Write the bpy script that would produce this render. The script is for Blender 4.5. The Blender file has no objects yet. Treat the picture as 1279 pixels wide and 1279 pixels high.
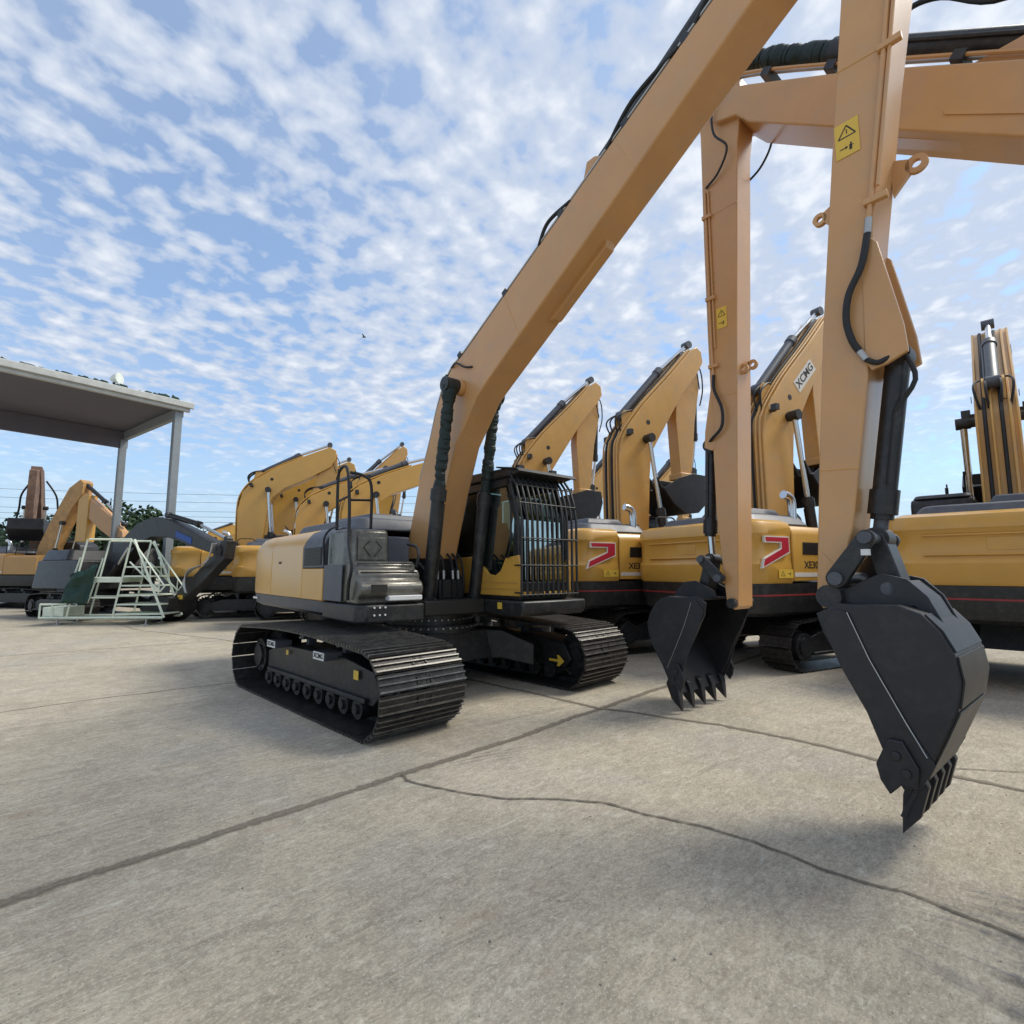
import bpy, bmesh, math, random
from mathutils import Vector, Matrix, noise
random.seed(7)
R=math.radians
SC=bpy.context.scene
COL=SC.collection
# ------------------------------------------------------------------ materials
def mat(name,color,rough=.5,metal=0,var=.12,nscale=3,bump=0,bscale=60,coat=0,dust=0,dustcol=(.30,.27,.22),emit=None,fine=0):
    m=bpy.data.materials.new(name); m.use_nodes=True
    nt=m.node_tree; N=nt.nodes; L=nt.links
    b=N['Principled BSDF']
    b.inputs['Roughness'].default_value=rough; b.inputs['Metallic'].default_value=metal
    b.inputs['Coat Weight'].default_value=coat; b.inputs['Coat Roughness'].default_value=.25
    tc=N.new('ShaderNodeTexCoord')
    n=N.new('ShaderNodeTexNoise'); n.inputs['Scale'].default_value=nscale; n.inputs['Detail'].default_value=7; n.inputs['Roughness'].default_value=.62
    L.new(tc.outputs['Object'],n.inputs['Vector'])
    r=N.new('ShaderNodeValToRGB')
    c0=[max(0,c*(1-var)) for c in color]; c1=[min(1,c*(1+var)) for c in color]
    r.color_ramp.elements[0].position=.3; r.color_ramp.elements[1].position=.7
    r.color_ramp.elements[0].color=(*c0,1); r.color_ramp.elements[1].color=(*c1,1)
    L.new(n.outputs['Fac'],r.inputs['Fac']); out=r.outputs['Color']
    if dust:
        n2=N.new('ShaderNodeTexNoise'); n2.inputs['Scale'].default_value=nscale*2.3; n2.inputs['Detail'].default_value=9; n2.inputs['Roughness'].default_value=.72
        L.new(tc.outputs['Object'],n2.inputs['Vector'])
        mr=N.new('ShaderNodeMapRange'); mr.inputs[1].default_value=.48; mr.inputs[2].default_value=.75; mr.inputs[3].default_value=0; mr.inputs[4].default_value=dust
        L.new(n2.outputs['Fac'],mr.inputs[0])
        mx=N.new('ShaderNodeMix'); mx.data_type='RGBA'
        L.new(mr.outputs[0],mx.inputs[0]); L.new(out,mx.inputs[6]); mx.inputs[7].default_value=(*dustcol,1)
        out=mx.outputs[2]
    L.new(out,b.inputs['Base Color'])
    n3=N.new('ShaderNodeMapRange'); n3.inputs[3].default_value=max(.05,rough-.1); n3.inputs[4].default_value=min(1,rough+.14)
    L.new(n.outputs['Fac'],n3.inputs[0]); L.new(n3.outputs[0],b.inputs['Roughness'])
    if bump:
        n4=N.new('ShaderNodeTexNoise'); n4.inputs['Scale'].default_value=bscale; n4.inputs['Detail'].default_value=4
        L.new(tc.outputs['Object'],n4.inputs['Vector'])
        bp=N.new('ShaderNodeBump'); bp.inputs['Strength'].default_value=bump; bp.inputs['Distance'].default_value=.01
        L.new(n4.outputs['Fac'],bp.inputs['Height']); L.new(bp.outputs[0],b.inputs['Normal'])
    if emit:
        b.inputs['Emission Color'].default_value=(*emit,1); b.inputs['Emission Strength'].default_value=1
    return m
ARM=mat('arm_paint',(.575,.298,.108),.40,var=.09,nscale=1.1,coat=.4,dust=.28,bump=.04,bscale=8)
ROWP=mat('row_boom_paint',(.63,.34,.085),.42,var=.09,nscale=1.3,coat=.35,dust=.3,bump=.04,bscale=8)
BODY=mat('body_paint',(.64,.345,.058),.34,var=.08,nscale=1.3,coat=.5,dust=.10,bump=.03,bscale=6)
BODY2=mat('body_paint_dull',(.52,.27,.07),.45,var=.08,nscale=1.5,coat=.15,dust=.2)
BLACK=mat('black_paint',(.014,.014,.015),.45,var=.3,nscale=4,coat=.1,dust=.14)
BUCKET=mat('bucket_paint',(.014,.014,.017),.42,var=.35,nscale=2.5,dust=.16,dustcol=(.13,.12,.11),bump=.06,bscale=14)
TRACK=mat('track_steel',(.035,.033,.032),.42,metal=.5,var=.35,nscale=6,dust=.4,dustcol=(.20,.17,.14),bump=.15,bscale=50)
GROUSE=mat('worn_grouser',(.15,.145,.135),.36,metal=.75,var=.4,nscale=9,dust=.3,dustcol=(.22,.2,.17))
GREY=mat('grey_cover',(.075,.08,.095),.45,var=.15,nscale=2,dust=.3,dustcol=(.2,.2,.2))
STEP=mat('dusty_grey_paint',(.13,.125,.11),.28,metal=.45,var=.3,nscale=4,dust=.5,dustcol=(.34,.32,.27))
CHROME=mat('chrome_rod',(.62,.62,.62),.18,metal=1,var=.05)
STEEL=mat('bare_steel',(.45,.44,.42),.4,metal=.8,var=.15)
RUBBER=mat('rubber_hose',(.012,.012,.013),.55,var=.2)
TARP=mat('wrapped_cloth',(.010,.022,.020),.6,var=.5,nscale=14,bump=.8,bscale=25)
WHITE=mat('white_paint',(.72,.72,.70),.45,var=.06,dust=.2)
RED=mat('red_decal',(.50,.012,.035),.4,var=.05)
REDL=mat('red_line',(.30,.03,.03),.45,var=.1)
STICK=mat('yellow_sticker',(.75,.48,.06),.45,var=.05)
INK=mat('black_ink',(.02,.018,.015),.6,var=.1)
PALE=mat('pale_line',(.75,.70,.62),.5,var=.05)
PLATF=mat('pale_green_paint',(.72,.78,.64),.45,var=.1,dust=.25)
GREENT=mat('green_tarp',(.008,.04,.03),.6,var=.4,nscale=6,bump=.6,bscale=10)
FASC=mat('fascia_metal',(.50,.50,.47),.5,var=.12,dust=.3,dustcol=(.25,.25,.2))
UNDER=mat('roof_lining',(.13,.125,.155),.7,var=.08,nscale=1)
COLM=mat('column_paint',(.24,.27,.29),.5,var=.1,dust=.2)
SEAT=mat('seat_fabric',(.03,.035,.04),.8)
VEST=mat('film_green',(.35,.42,.12),.6,var=.3,nscale=8)
BLUE=mat('blue_label',(.01,.06,.28),.45)
BARK=mat('bark',(.09,.065,.045),.9,var=.3,nscale=8)
LEAF=mat('leaf_green',(.030,.062,.022),.7,var=.5,nscale=1.3)
LEAF2=mat('leaf_dark',(.018,.042,.020),.75,var=.5,nscale=1.1)
DKRUST=mat('dark_rust_boom',(.17,.095,.06),.6,var=.4,nscale=3,dust=.3)
RUST=mat('rust_boom',(.50,.27,.09),.55,var=.25,nscale=3,dust=.3)
LAMPG=mat('lamp_glass',(.75,.78,.70),.2)
def glassmat():
    m=bpy.data.materials.new('tinted_glass'); m.use_nodes=True; nt=m.node_tree; N=nt.nodes; L=nt.links
    for n in list(N):
        if n.type!='OUTPUT_MATERIAL': N.remove(n)
    o=[n for n in N if n.type=='OUTPUT_MATERIAL'][0]
    t=N.new('ShaderNodeBsdfTransparent'); t.inputs[0].default_value=(.24,.33,.28,1)
    g=N.new('ShaderNodeBsdfGlossy'); g.inputs['Roughness'].default_value=.03; g.inputs[0].default_value=(.8,.9,.9,1)
    f=N.new('ShaderNodeFresnel'); f.inputs[0].default_value=1.5
    a=N.new('ShaderNodeMath'); a.operation='MULTIPLY_ADD'; a.inputs[1].default_value=.45; a.inputs[2].default_value=.02; L.new(f.outputs[0],a.inputs[0])
    mx=N.new('ShaderNodeMixShader'); L.new(a.outputs[0],mx.inputs[0]); L.new(t.outputs[0],mx.inputs[1]); L.new(g.outputs[0],mx.inputs[2])
    L.new(mx.outputs[0],o.inputs[0]); return m
GLASS=glassmat()
# ------------------------------------------------------------------ mesh builder
class MB:
    def __init__(s): s.v=[]; s.f=[]
    def add(s,vs,fs):
        b=len(s.v); s.v+= [tuple(v) for v in vs]; s.f+=[tuple(b+i for i in f) for f in fs]; return s
    def box(s,a,b,M=None):
        x0,x1=sorted((a[0],b[0]));y0,y1=sorted((a[1],b[1]));z0,z1=sorted((a[2],b[2]))
        vs=[Vector(p) for p in((x0,y0,z0),(x1,y0,z0),(x1,y1,z0),(x0,y1,z0),(x0,y0,z1),(x1,y0,z1),(x1,y1,z1),(x0,y1,z1))]
        if M: vs=[M@v for v in vs]
        return s.add(vs,[(0,3,2,1),(4,5,6,7),(0,1,5,4),(1,2,6,5),(2,3,7,6),(3,0,4,7)])
    def prism(s,poly,y0,y1):   # polygon in (t,z), extruded along y
        A=sum(poly[i][0]*poly[(i+1)%len(poly)][1]-poly[(i+1)%len(poly)][0]*poly[i][1] for i in range(len(poly)))
        if A<0: poly=poly[::-1]
        y0,y1=min(y0,y1),max(y0,y1); n=len(poly)
        vs=[(p[0],y0,p[1]) for p in poly]+[(p[0],y1,p[1]) for p in poly]
        fs=[tuple(range(n)),tuple(range(2*n-1,n-1,-1))]+[(i,i+n,(i+1)%n+n,(i+1)%n) for i in range(n)]
        return s.add(vs,[f[::1] for f in fs])
    def slab(s,poly,z0,z1,inset=0,flip=False):    # polygon in (t,y) extruded along z; top scaled by inset
        A=sum(poly[i][0]*poly[(i+1)%len(poly)][1]-poly[(i+1)%len(poly)][0]*poly[i][1] for i in range(len(poly)))
        if A<0: poly=poly[::-1]
        n=len(poly); cx=sum(p[0] for p in poly)/n; cy=sum(p[1] for p in poly)/n
        def ins(p):
            d=Vector((p[0]-cx,p[1]-cy)); l=d.length; return (cx+d.x*(1-inset/l),cy+d.y*(1-inset/l))
        vs=[(p[0],p[1],z0) for p in poly]+[(*ins(p),z1) for p in poly]
        return s.add(vs,[tuple(range(n-1,-1,-1)),tuple(range(n,2*n))]+[(i,(i+1)%n,(i+1)%n+n,i+n) for i in range(n)])
    def rings(s,rs,cap=True):   # list of equal length rings
        n=len(rs[0]); vs=[p for r in rs for p in r]; fs=[]
        for k in range(len(rs)-1):
            for i in range(n):
                fs.append((k*n+i,k*n+(i+1)%n,(k+1)*n+(i+1)%n,(k+1)*n+i))
        if cap: fs+= [tuple(range(n-1,-1,-1)),tuple(range((len(rs)-1)*n,len(rs)*n))]
        return s.add(vs,fs)
    def tube(s,pts,r,n=8,cap=True):
        pts=[Vector(p) for p in pts]; rs=r if isinstance(r,(list,tuple)) else [r]*len(pts)
        up=None; out=[]
        for i,p in enumerate(pts):
            a=pts[max(0,i-1)]; b=pts[min(len(pts)-1,i+1)]; d=(b-a).normalized()
            if up is None: up=Vector((0,0,1)) if abs(d.z)<.9 else Vector((1,0,0))
            x=d.cross(up).normalized(); up=x.cross(d).normalized()
            out.append([p+rs[i]*(math.cos(2*math.pi*k/n)*x+math.sin(2*math.pi*k/n)*up) for k in range(n)])
        return s.rings(out,cap)
    def cyl(s,a,b,r,n=16,r2=None): return s.tube([a,b],[r,r if r2 is None else r2],n)
    def build(s,name,m,parent=None,bevel=0,smooth=None,M=None,loc=None):
        me=bpy.data.meshes.new(name)
        vs=[M@Vector(v) for v in s.v] if M else s.v
        me.from_pydata(vs,[],s.f); me.update()
        bm=bmesh.new(); bm.from_mesh(me); bmesh.ops.recalc_face_normals(bm,faces=bm.faces); bm.to_mesh(me); bm.free()
        me.materials.append(m)
        o=bpy.data.objects.new(name,me); COL.objects.link(o)
        if parent: o.parent=parent
        if loc: o.location=loc
        if bevel:
            b=o.modifiers.new('bevel','BEVEL'); b.width=bevel; b.segments=2; b.limit_method='ANGLE'; b.angle_limit=R(35); b.harden_normals=False
        me.shade_smooth() if smooth is None or smooth else None
        try: me.set_sharp_from_angle(angle=R(32))
        except Exception: pass
        return o
def smooth(pts,n=6):
    pts=[Vector(p) for p in pts]; out=[]
    P=[pts[0]]+pts+[pts[-1]]
    for i in range(1,len(P)-2):
        a,b,c,d=P[i-1],P[i],P[i+1],P[i+2]
        for k in range(n):
            t=k/n
            out.append(.5*((2*b)+(c-a)*t+(2*a-5*b+4*c-d)*t*t+(3*b-a-3*c+d)*t**3))
    out.append(pts[-1]); return out
def empty(name,label,cat,loc,heading=0,group=None):
    o=bpy.data.objects.new(name,None); COL.objects.link(o); o.location=loc; o.rotation_euler=(0,0,R(heading))
    o['label']=label; o['category']=cat
    if group: o['group']=group
    o.empty_display_size=.3
    return o
def tag(o,label,cat,group=None,kind=None):
    if label: o['label']=label
    if cat: o['category']=cat
    if group: o['group']=group
    if kind: o['kind']=kind
    return o
def copy_tree(o,parent=None):
    c=o.copy(); COL.objects.link(c)
    if parent: c.parent=parent
    for ch in list(o.children): copy_tree(ch,c)
    return c
def text(body,name,m,parent,size,M,extrude=.002,xs=1.0):
    cu=bpy.data.curves.new(name,'FONT'); cu.body=body; cu.size=size; cu.extrude=extrude; cu.offset=size*.02
    cu.align_x='CENTER'; cu.align_y='CENTER'
    t=bpy.data.objects.new(name,cu); COL.objects.link(t)
    dg=bpy.context.evaluated_depsgraph_get(); dg.update()
    me=bpy.data.meshes.new_from_object(t.evaluated_get(dg))
    COL.objects.unlink(t); bpy.data.objects.remove(t)
    me.transform(M@Matrix.Diagonal((xs,1,1,1))); me.materials.clear(); me.materials.append(m)
    o=bpy.data.objects.new(name,me); COL.objects.link(o); o.parent=parent; return o
def face(t,y,z,nrm):      # frame for flat marks: local X right, Y up, Z out. nrm in '-y','+y','-t','+t'
    X={'-y':(1,0,0),'+y':(-1,0,0),'-t':(0,-1,0),'+t':(0,1,0)}[nrm]; Y=(0,0,1)
    Z=Vector(X).cross(Vector(Y)); Mx=Matrix((X,Y,Z)).transposed().to_4x4(); return Matrix.Translation((t,y,z))@Mx
def flat(poly,d=.004):    # flat plate in XY with thickness
    mb=MB(); n=len(poly)
    mb.add([(p[0],p[1],0) for p in poly]+[(p[0],p[1],d) for p in poly],[tuple(range(n-1,-1,-1)),tuple(range(n,2*n))]+[(i,(i+1)%n,(i+1)%n+n,i+n) for i in range(n)])
    return mb
def warning(parent,t,y,z,nrm,w,h):
    M=face(t,y,z,nrm)
    b=flat([(-w/2,-h/2),(w/2,-h/2),(w/2,h/2),(-w/2,h/2)],.003).build('warning_sticker',STICK,parent,M=M)
    mb=MB(); M2=M@Matrix.Translation((0,0,.0032))
    tall=h>w
    def seg(a,c,r):
        a=Vector((*a,.001)); c=Vector((*c,.001)); d=(c-a).normalized(); n=Vector((-d.y,d.x,0))*r
        mb.add([a-n,c-n,c+n,a+n],[(0,1,2,3)])
    s=min(w,h)*.36; cx,cy=(0,h*.2) if tall else (-w*.22,0)
    tri=[(cx-s,cy-s*.7),(cx+s,cy-s*.7),(cx,cy+s*.9)]
    for i in range(3): seg(tri[i],tri[(i+1)%3],s*.08)
    seg((cx,cy-s*.3),(cx,cy+s*.35),s*.06)
    dx,dy=(0,-h*.25) if tall else (w*.24,0)
    seg((dx-s*.9,dy),(dx-s*.3,dy),s*.07); seg((dx-s*.3,dy+s*.15),(dx,dy),s*.07); seg((dx-s*.3,dy-s*.15),(dx,dy),s*.07)
    seg((dx+s*.35,dy-s*.55),(dx+s*.35,dy+s*.2),s*.16); seg((dx+s*.3,dy+s*.35),(dx+s*.5,dy+s*.35),s*.12); seg((dx+s*.2,dy+s*.1),(dx+s*.7,dy),s*.06)
    mb.build('sticker_symbol',INK,b,M=M2,smooth=False)
# ------------------------------------------------------------------ undercarriage
def track_path(R_,zc,ax,n):
    # closed belt path as list of (t,z,angle) spaced evenly
    pts=[]
    top=lambda t: zc+R_+.075*math.cos(t/ax*math.pi/2)
    for i in range(40): t=-ax+2*ax*i/40; pts.append((t,zc-R_))
    for i in range(30): a=-math.pi/2+math.pi*i/30; pts.append((ax+R_*math.cos(a),zc+R_*math.sin(a)))
    for i in range(40): t=ax-2*ax*i/40; pts.append((t,top(t)))
    for i in range(30): a=math.pi/2+math.pi*i/30; pts.append((-ax+R_*math.cos(a),zc+R_*math.sin(a)))
    seg=[math.dist(pts[i],pts[(i+1)%len(pts)]) for i in range(len(pts))]; tot=sum(seg); out=[]
    i=0; acc=0
    for k in range(n):
        s=(k+.35)*tot/n
        while acc+seg[i]<s: acc+=seg[i]; i+=1
        f=(s-acc)/seg[i]; a=pts[i]; b=pts[(i+1)%len(pts)]
        out.append((a[0]+(b[0]-a[0])*f,a[1]+(b[1]-a[1])*f,math.atan2(b[1]-a[1],b[0]-a[0])))
    return out,tot/n
def undercarriage(root,yi,yo,ax=1.9,R_=.485,zc=.50,rot=0,hi=True,nshoe=50,steps=True):
    M=Matrix.Rotation(R(rot),4,'Z')
    for sd in(-1,1):
        path,pitch=track_path(R_-.03,zc+.0,ax,nshoe)
        y0,y1=sd*yi,sd*yo; yc=(y0+y1)/2
        tr=MB(); ch=MB(); gb=MB(); hl=MB()
        for k,(t,z,a) in enumerate(path):
            T=Matrix.Translation((t,0,z))@Matrix.Rotation(-a,4,'Y')
            h=pitch*.485
            jy=random.uniform(-.004,.004)
            tr.box((-h,y0+jy,-.03),(h,y1+jy,-.008),T)
            if hi:
                for q in(-.90,-.10,.62): gb.box((h*q,y0+jy,-.056),(h*q+(.020 if q<-.5 else .014),y1+jy,-.03),T)
                for q in(-.5,.28):
                    for by in (-.045,.045): hl.box((h*q-.018,yc+by-.022,-.0335),(h*q+.018,yc+by+.022,-.0302),T)
                for by in(-.09,.09):
                    for bt in(-.35,.15): tr.cyl(T@Vector((h*bt,yc+by,-.03)),T@Vector((h*bt,yc+by,-.045)),.016,6)
                ch.box((-pitch*.5,yc-.10,-.008),(pitch*.46,yc-.05,.06),T); ch.box((-pitch*.5,yc+.05,-.008),(pitch*.46,yc+.10,.06),T)
            else:
                tr.box((-h*.9,y0,-.052),(-h*.5,y1,-.03),T); tr.box((h*.2,y0,-.05),(h*.5,y1,-.03),T)
        o=tr.build('track',TRACK,root,M=M,smooth=False)
        if hi: ch.build('track_chain',TRACK,o,M=M,smooth=False); gb.build('grouser_bars',GROUSE,o,M=M,smooth=False); hl.build('shoe_holes',INK,o,M=M,smooth=False)
        yf0,yf1=yc-.27,yc+.27
        outer=yc+sd*.30
        fr=MB(); fr.prism([(-1.6,.30),(-1.62,.60),(-1.1,.74),(1.0,.77),(1.7,.68),(1.86,.42),(1.7,.28)],yf0,yf1)
        fr.box((-1.5,outer-.03,.30),(1.6,outer+.03,.36))
        f=fr.build('track_frame',BLACK,root,bevel=.012,M=M)
        if hi or steps:
            r=MB()
            for i in range(9):
                t=-1.42+i*.355; r.cyl((t,yf0-.05,.215),(t,yf1+.05,.215),.125,14); r.cyl((t,yf0-.09,.215),(t,yf1+.09,.215),.06,10)
            r.build('bottom_roller',BLACK,f,M=M)
        for t in(-.62,.55):
            r=MB(); r.cyl((t,yc-.16,.92),(t,yc+.16,.92),.075,14); r.box((t-.05,yc-.06,.76),(t+.05,yc+.06,.9))
            r.build('carrier_roller',GREY,f,M=M)
        idl=MB(); idl.cyl((ax,yc-.07,zc),(ax,yc+.07,zc),R_-.075,28); idl.cyl((ax,yc-.2,zc),(ax,yc+.2,zc),.12,16)
        idl.cyl((ax,yc-.16,zc),(ax,yc+.16,zc),.22,20)
        idl.build('idler_wheel',BLACK,root,M=M)
        sp=MB(); n=21; prof=[]
        for i in range(n*2): 
            rr=R_-.06 if i%2 else R_-.13; a=math.pi*i/n; prof.append((-ax+rr*math.cos(a),zc+rr*math.sin(a)))
        sp.prism(prof,yc-.05,yc+.05); sp.cyl((-ax,yc-.3,zc),(-ax,yc+.3,zc),.26,24); sp.cyl((-ax,yc-.34,zc),(-ax,yc+.34,zc),.17,20)
        for i in range(10):
            a=2*math.pi*i/10; sp.cyl((-ax+.22*math.cos(a),yc-.315,zc+.22*math.sin(a)),(-ax+.22*math.cos(a),yc+.315,zc+.22*math.sin(a)),.018,6)
        sp.build('sprocket',BLACK,root,M=M)
        if steps:
            for t in(-1.02,.62):
                b=MB(); b.box((t-.16,outer-.10*sd,.72),(t+.16,outer+sd*.16,.83)); 
                s=b.build('step_plate',GREY,f,bevel=.01,M=M)
                b=MB(); b.box((t-.155,outer+sd*.16,.725),(t+.155,outer+sd*.166,.825)); b.build('step_marking',WHITE,s,M=M)
                if sd<0:
                    text('XCMG','step_lettering',INK,s,.085,M@face(t,outer+sd*.168,.775,'-y'),xs=1.1)
            b=MB(); b.box((1.28,outer-.003,.55),(1.40,outer+sd*.006,.66)); b.build('frame_sticker',STICK,f,M=M)
            b=MB(); b.box((-.82,outer-.003,.62),(-.74,outer+sd*.006,.69)); b.build('frame_sticker',STICK,f,M=M)
    # car body
    cb=MB(); cb.slab([(-.85,-.75),(-.6,-.95),(.6,-.95),(.85,-.75),(.85,.75),(.6,.95),(-.6,.95),(-.85,.75)],.45,.92,.12)
    for sy in(-1,1):
        for sx in(-1,1):
            y1=sy*(yi+.10); a=(sx*.30,sy*.55); b=(sx*1.25,y1)
            d=Vector((b[0]-a[0],b[1]-a[1])).normalized(); n=Vector((-d.y,d.x))*.26
            rs=[]
            for (c,z0,z1,k) in((a,.42,.93,1),((a[0]+(b[0]-a[0])*.55,a[1]+(b[1]-a[1])*.55),.44,.90,.9),(b,.34,.68,1.1)):
                rs.append([(c[0]-n.x*k,c[1]-n.y*k,z0),(c[0]+n.x*k,c[1]+n.y*k,z0),(c[0]+n.x*k,c[1]+n.y*k,z1),(c[0]-n.x*k,c[1]-n.y*k,z1)])
            cb.rings(rs)
    cb.build('undercarriage_frame',BLACK,root,bevel=.015,M=M)
    rg=MB(); rg.cyl((0,0,.90),(0,0,1.02),.80,48); rg.cyl((0,0,1.02),(0,0,1.20),.72,48)
    rb=rg.build('slewing_ring',BLACK,root)
    if hi:
        bo=MB()
        for i in range(44):
            a=2*math.pi*i/44; c,s_=math.cos(a),math.sin(a)
            bo.cyl((.80*c,.80*s_,.985),(.825*c,.825*s_,.985),.014,6); bo.cyl((.72*c,.72*s_,1.11),(.745*c,.745*s_,1.11),.014,6)
        bo.build('ring_bolts',STEEL,rb)
def pin(mb,t,z,r,y0,y1,n=16): return mb.cyl((t,y0,z),(t,y1,z),r,n)
def cylinder(root,name,a,b,c,rb,rr,mb_=BLACK,mr=CHROME,wrap=False):
    # body from a to b, rod from b to c
    a,b,c=Vector(a),Vector(b),Vector(c); d=(b-a).normalized()
    m=MB(); m.tube([a,a+d*.001,b],[rb*.9,rb,rb],18); m.cyl(b-d*.16,b+d*.03,rb*1.22,18); m.cyl(b+d*.03,b+d*.07,rb*.95,18)
    ax=Vector((0,1,0)); m.cyl(a-ax*rb*1.0,a+ax*rb*1.0,rb*1.15,16)
    m.tube([a+d*rb*1.5+ax*rb*1.15,b-d*.2+ax*rb*1.15],rb*.18,6)
    o=m.build(name,mb_,root)
    r=MB()
    if wrap:
        L=(c-b).length; n=70; pts=[];rs=[]; ph=random.uniform(0,9)
        for i in range(n+1):
            f=i/n; pts.append(b+(c-b)*f+Vector((random.uniform(-.008,.008),random.uniform(-.008,.008),0))); rs.append(rr*(1.35+.30*noise.noise(Vector((f*9,ph,0)))+.30*noise.noise(Vector((f*30,ph,2)))+(.3 if f>.88 else 0)))
        r.tube(pts,rs,14); r.build('cloth_wrap',TARP,o)
    else:
        r.tube([b,c],rr,14); r.build('rod',mr,o)
    e=MB(); e.cyl(c-ax*rb*1.1,c+ax*rb*1.1,rb*1.1,16); e.build('rod_end',mb_,o)
    return o
def bucket(root,yw,dt=0,dz=0,m=BUCKET,slim=False):
    q=lambda ps:[(p[0]+dt,p[1]+dz) for p in ps]
    side=q([(6.30,1.60),(6.42,1.68),(6.62,1.66),(6.86,1.66),(6.98,1.62),(7.09,1.53),(7.17,1.41),(7.21,1.28),(7.19,1.13),(7.12,.96),(6.99,.74),(6.90,.56),(6.79,.50),(6.70,.64),(6.60,.92),(6.45,1.2),(6.33,1.44)])
    back=q([(6.40,1.66),(6.55,1.655),(6.86,1.665),(6.98,1.625),(7.09,1.535),(7.17,1.415),(7.215,1.28),(7.195,1.13),(7.12,.95),(6.99,.73),(6.86,.50),(6.80,.36)])
    if slim:
        side=q([(6.29,1.58),(6.42,1.64),(6.62,1.66),(6.80,1.66),(6.93,1.61),(7.02,1.50),(7.085,1.36),(7.10,1.20),(7.07,1.02),(6.98,.80),(6.87,.56),(6.79,.50),(6.70,.64),(6.60,.92),(6.45,1.2),(6.33,1.44)])
        back=q([(6.40,1.66),(6.55,1.655),(6.80,1.665),(6.93,1.615),(7.02,1.505),(7.085,1.365),(7.105,1.20),(7.075,1.02),(6.98,.79),(6.87,.54),(6.79,.37),(6.75,.27)])
    root_b=MB()
    # shell
    out=[Vector((p[0],0,p[1])) for p in back]; inn=[]
    for i,p in enumerate(out):
        a=out[max(0,i-1)]; b=out[min(len(out)-1,i+1)]; d=(b-a).normalized(); inn.append(p+Vector((-d.z,0,d.x))*-.03*(1))
    loop=[(p.x,p.z) for p in out]+[(p.x,p.z) for p in reversed(inn)]
    root_b.prism(loop,-yw+.004,yw-.004)
    bk=root_b.build('bucket',m,root,bevel=.006)
    for s_ in(-1,1):
        b=MB(); b.prism(side,s_*yw,s_*(yw-.03))
        b.build('side_plate',m,bk,bevel=.005)
        # edge reinforcing bar along the opening + cutter
        b=MB(); b.prism(q([(6.325,1.50),(6.42,1.62),(6.50,1.60),(6.62,1.28),(6.80,.90),(6.94,.66),(6.86,.50),(6.76,.46),(6.68,.62),(6.58,.92),(6.44,1.2)]),s_*(yw+.001),s_*(yw+.016))
        b.build('wear_plate',m,bk,bevel=.006)
        b=MB(); b.prism(q([(6.70,.78),(6.62,.60),(6.64,.50),(6.69,.42),(6.76,.50),(6.84,.50),(6.86,.62),(6.78,.78)]),s_*(yw+.017),s_*(yw+.05))
        b.cyl((6.74+dt,s_*(yw+.05),.68+dz),(6.74+dt,s_*(yw+.07),.68+dz),.03,10); b.cyl((6.79+dt,s_*(yw+.05),.58+dz),(6.79+dt,s_*(yw+.07),.58+dz),.03,10)
        b.build('side_cutter',m,bk,bevel=.008)
    for i,k in enumerate((-1,-.5,0,.5,1)):
        y=k*(yw-.05); b=MB()
        prof=q([(6.90,.56),(6.93,.50),(6.86,.30),(6.72,.16),(6.735,.30),(6.75,.42),(6.78,.50)])
        n=len(prof); w0=.055 if not slim else .035
        vs=[];
        for sgn in(-1,1):
            for p in prof:
                zz=p[1]-dz; w=w0*(1 if zz>.4 else .8 if zz>.25 else .35); vs.append((p[0] if not slim else 6.72+(p[0]-6.72)*.8,y+sgn*w,p[1]))
        b.add(vs,[tuple(range(n)),tuple(range(2*n-1,n-1,-1))]+[(j,j+n,(j+1)%n+n,(j+1)%n) for j in range(n)])
        b.build('tooth',m,bk,bevel=.006)
    # transverse heel plates
    for (i0,i1) in((3,5),(5,7),(7,9)):
        o2=[Vector((p[0],0,p[1])) for p in back[i0:i1+1]]
        dd=(o2[-1]-o2[0]).normalized(); o2[0]=o2[0]+dd*.012; o2[-1]=o2[-1]-dd*.012; oo=[]
        for i,p in enumerate(o2):
            a=o2[max(0,i-1)]; c=o2[min(len(o2)-1,i+1)]; d=(c-a).normalized(); oo.append(p+Vector((-d.z,0,d.x))*.014)
        b=MB(); b.prism([(p.x,p.z) for p in oo]+[(p.x,p.z) for p in reversed(o2)],-yw+.03,yw-.03); b.build('heel_plate',m,bk,bevel=.003)
    b=MB()
    for sg in(-1,1): b.tube([(p[0],sg*(yw+.018),p[1]) for p in q([(6.50,1.60),(6.62,1.28),(6.80,.90),(6.90,.70)])],.004,5)
    b.build('weld_bead',STEEL,bk)
    # ears
    for y in(-.24,.21):
        b=MB(); b.prism(q([(6.36,1.66),(6.38,1.74),(6.50,1.80),(6.66,1.88),(6.82,1.86),(6.95,1.75),(7.09,1.535),(6.9,1.655),(6.6,1.645)]) if not slim else q([(6.36,1.66),(6.38,1.74),(6.50,1.80),(6.66,1.88),(6.82,1.84),(6.93,1.72),(7.02,1.505),(6.85,1.65),(6.6,1.645)]),y,y+.035)
        b.build('ear',m,bk,bevel=.006)
    b=MB(); b.prism(q([(6.80,1.83),(6.92,1.71),(7.00,1.53),(6.98,1.52),(6.905,1.69),(6.79,1.805)]),-.18,.18); b.build('gusset',m,bk,bevel=.004)
    return bk
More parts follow.
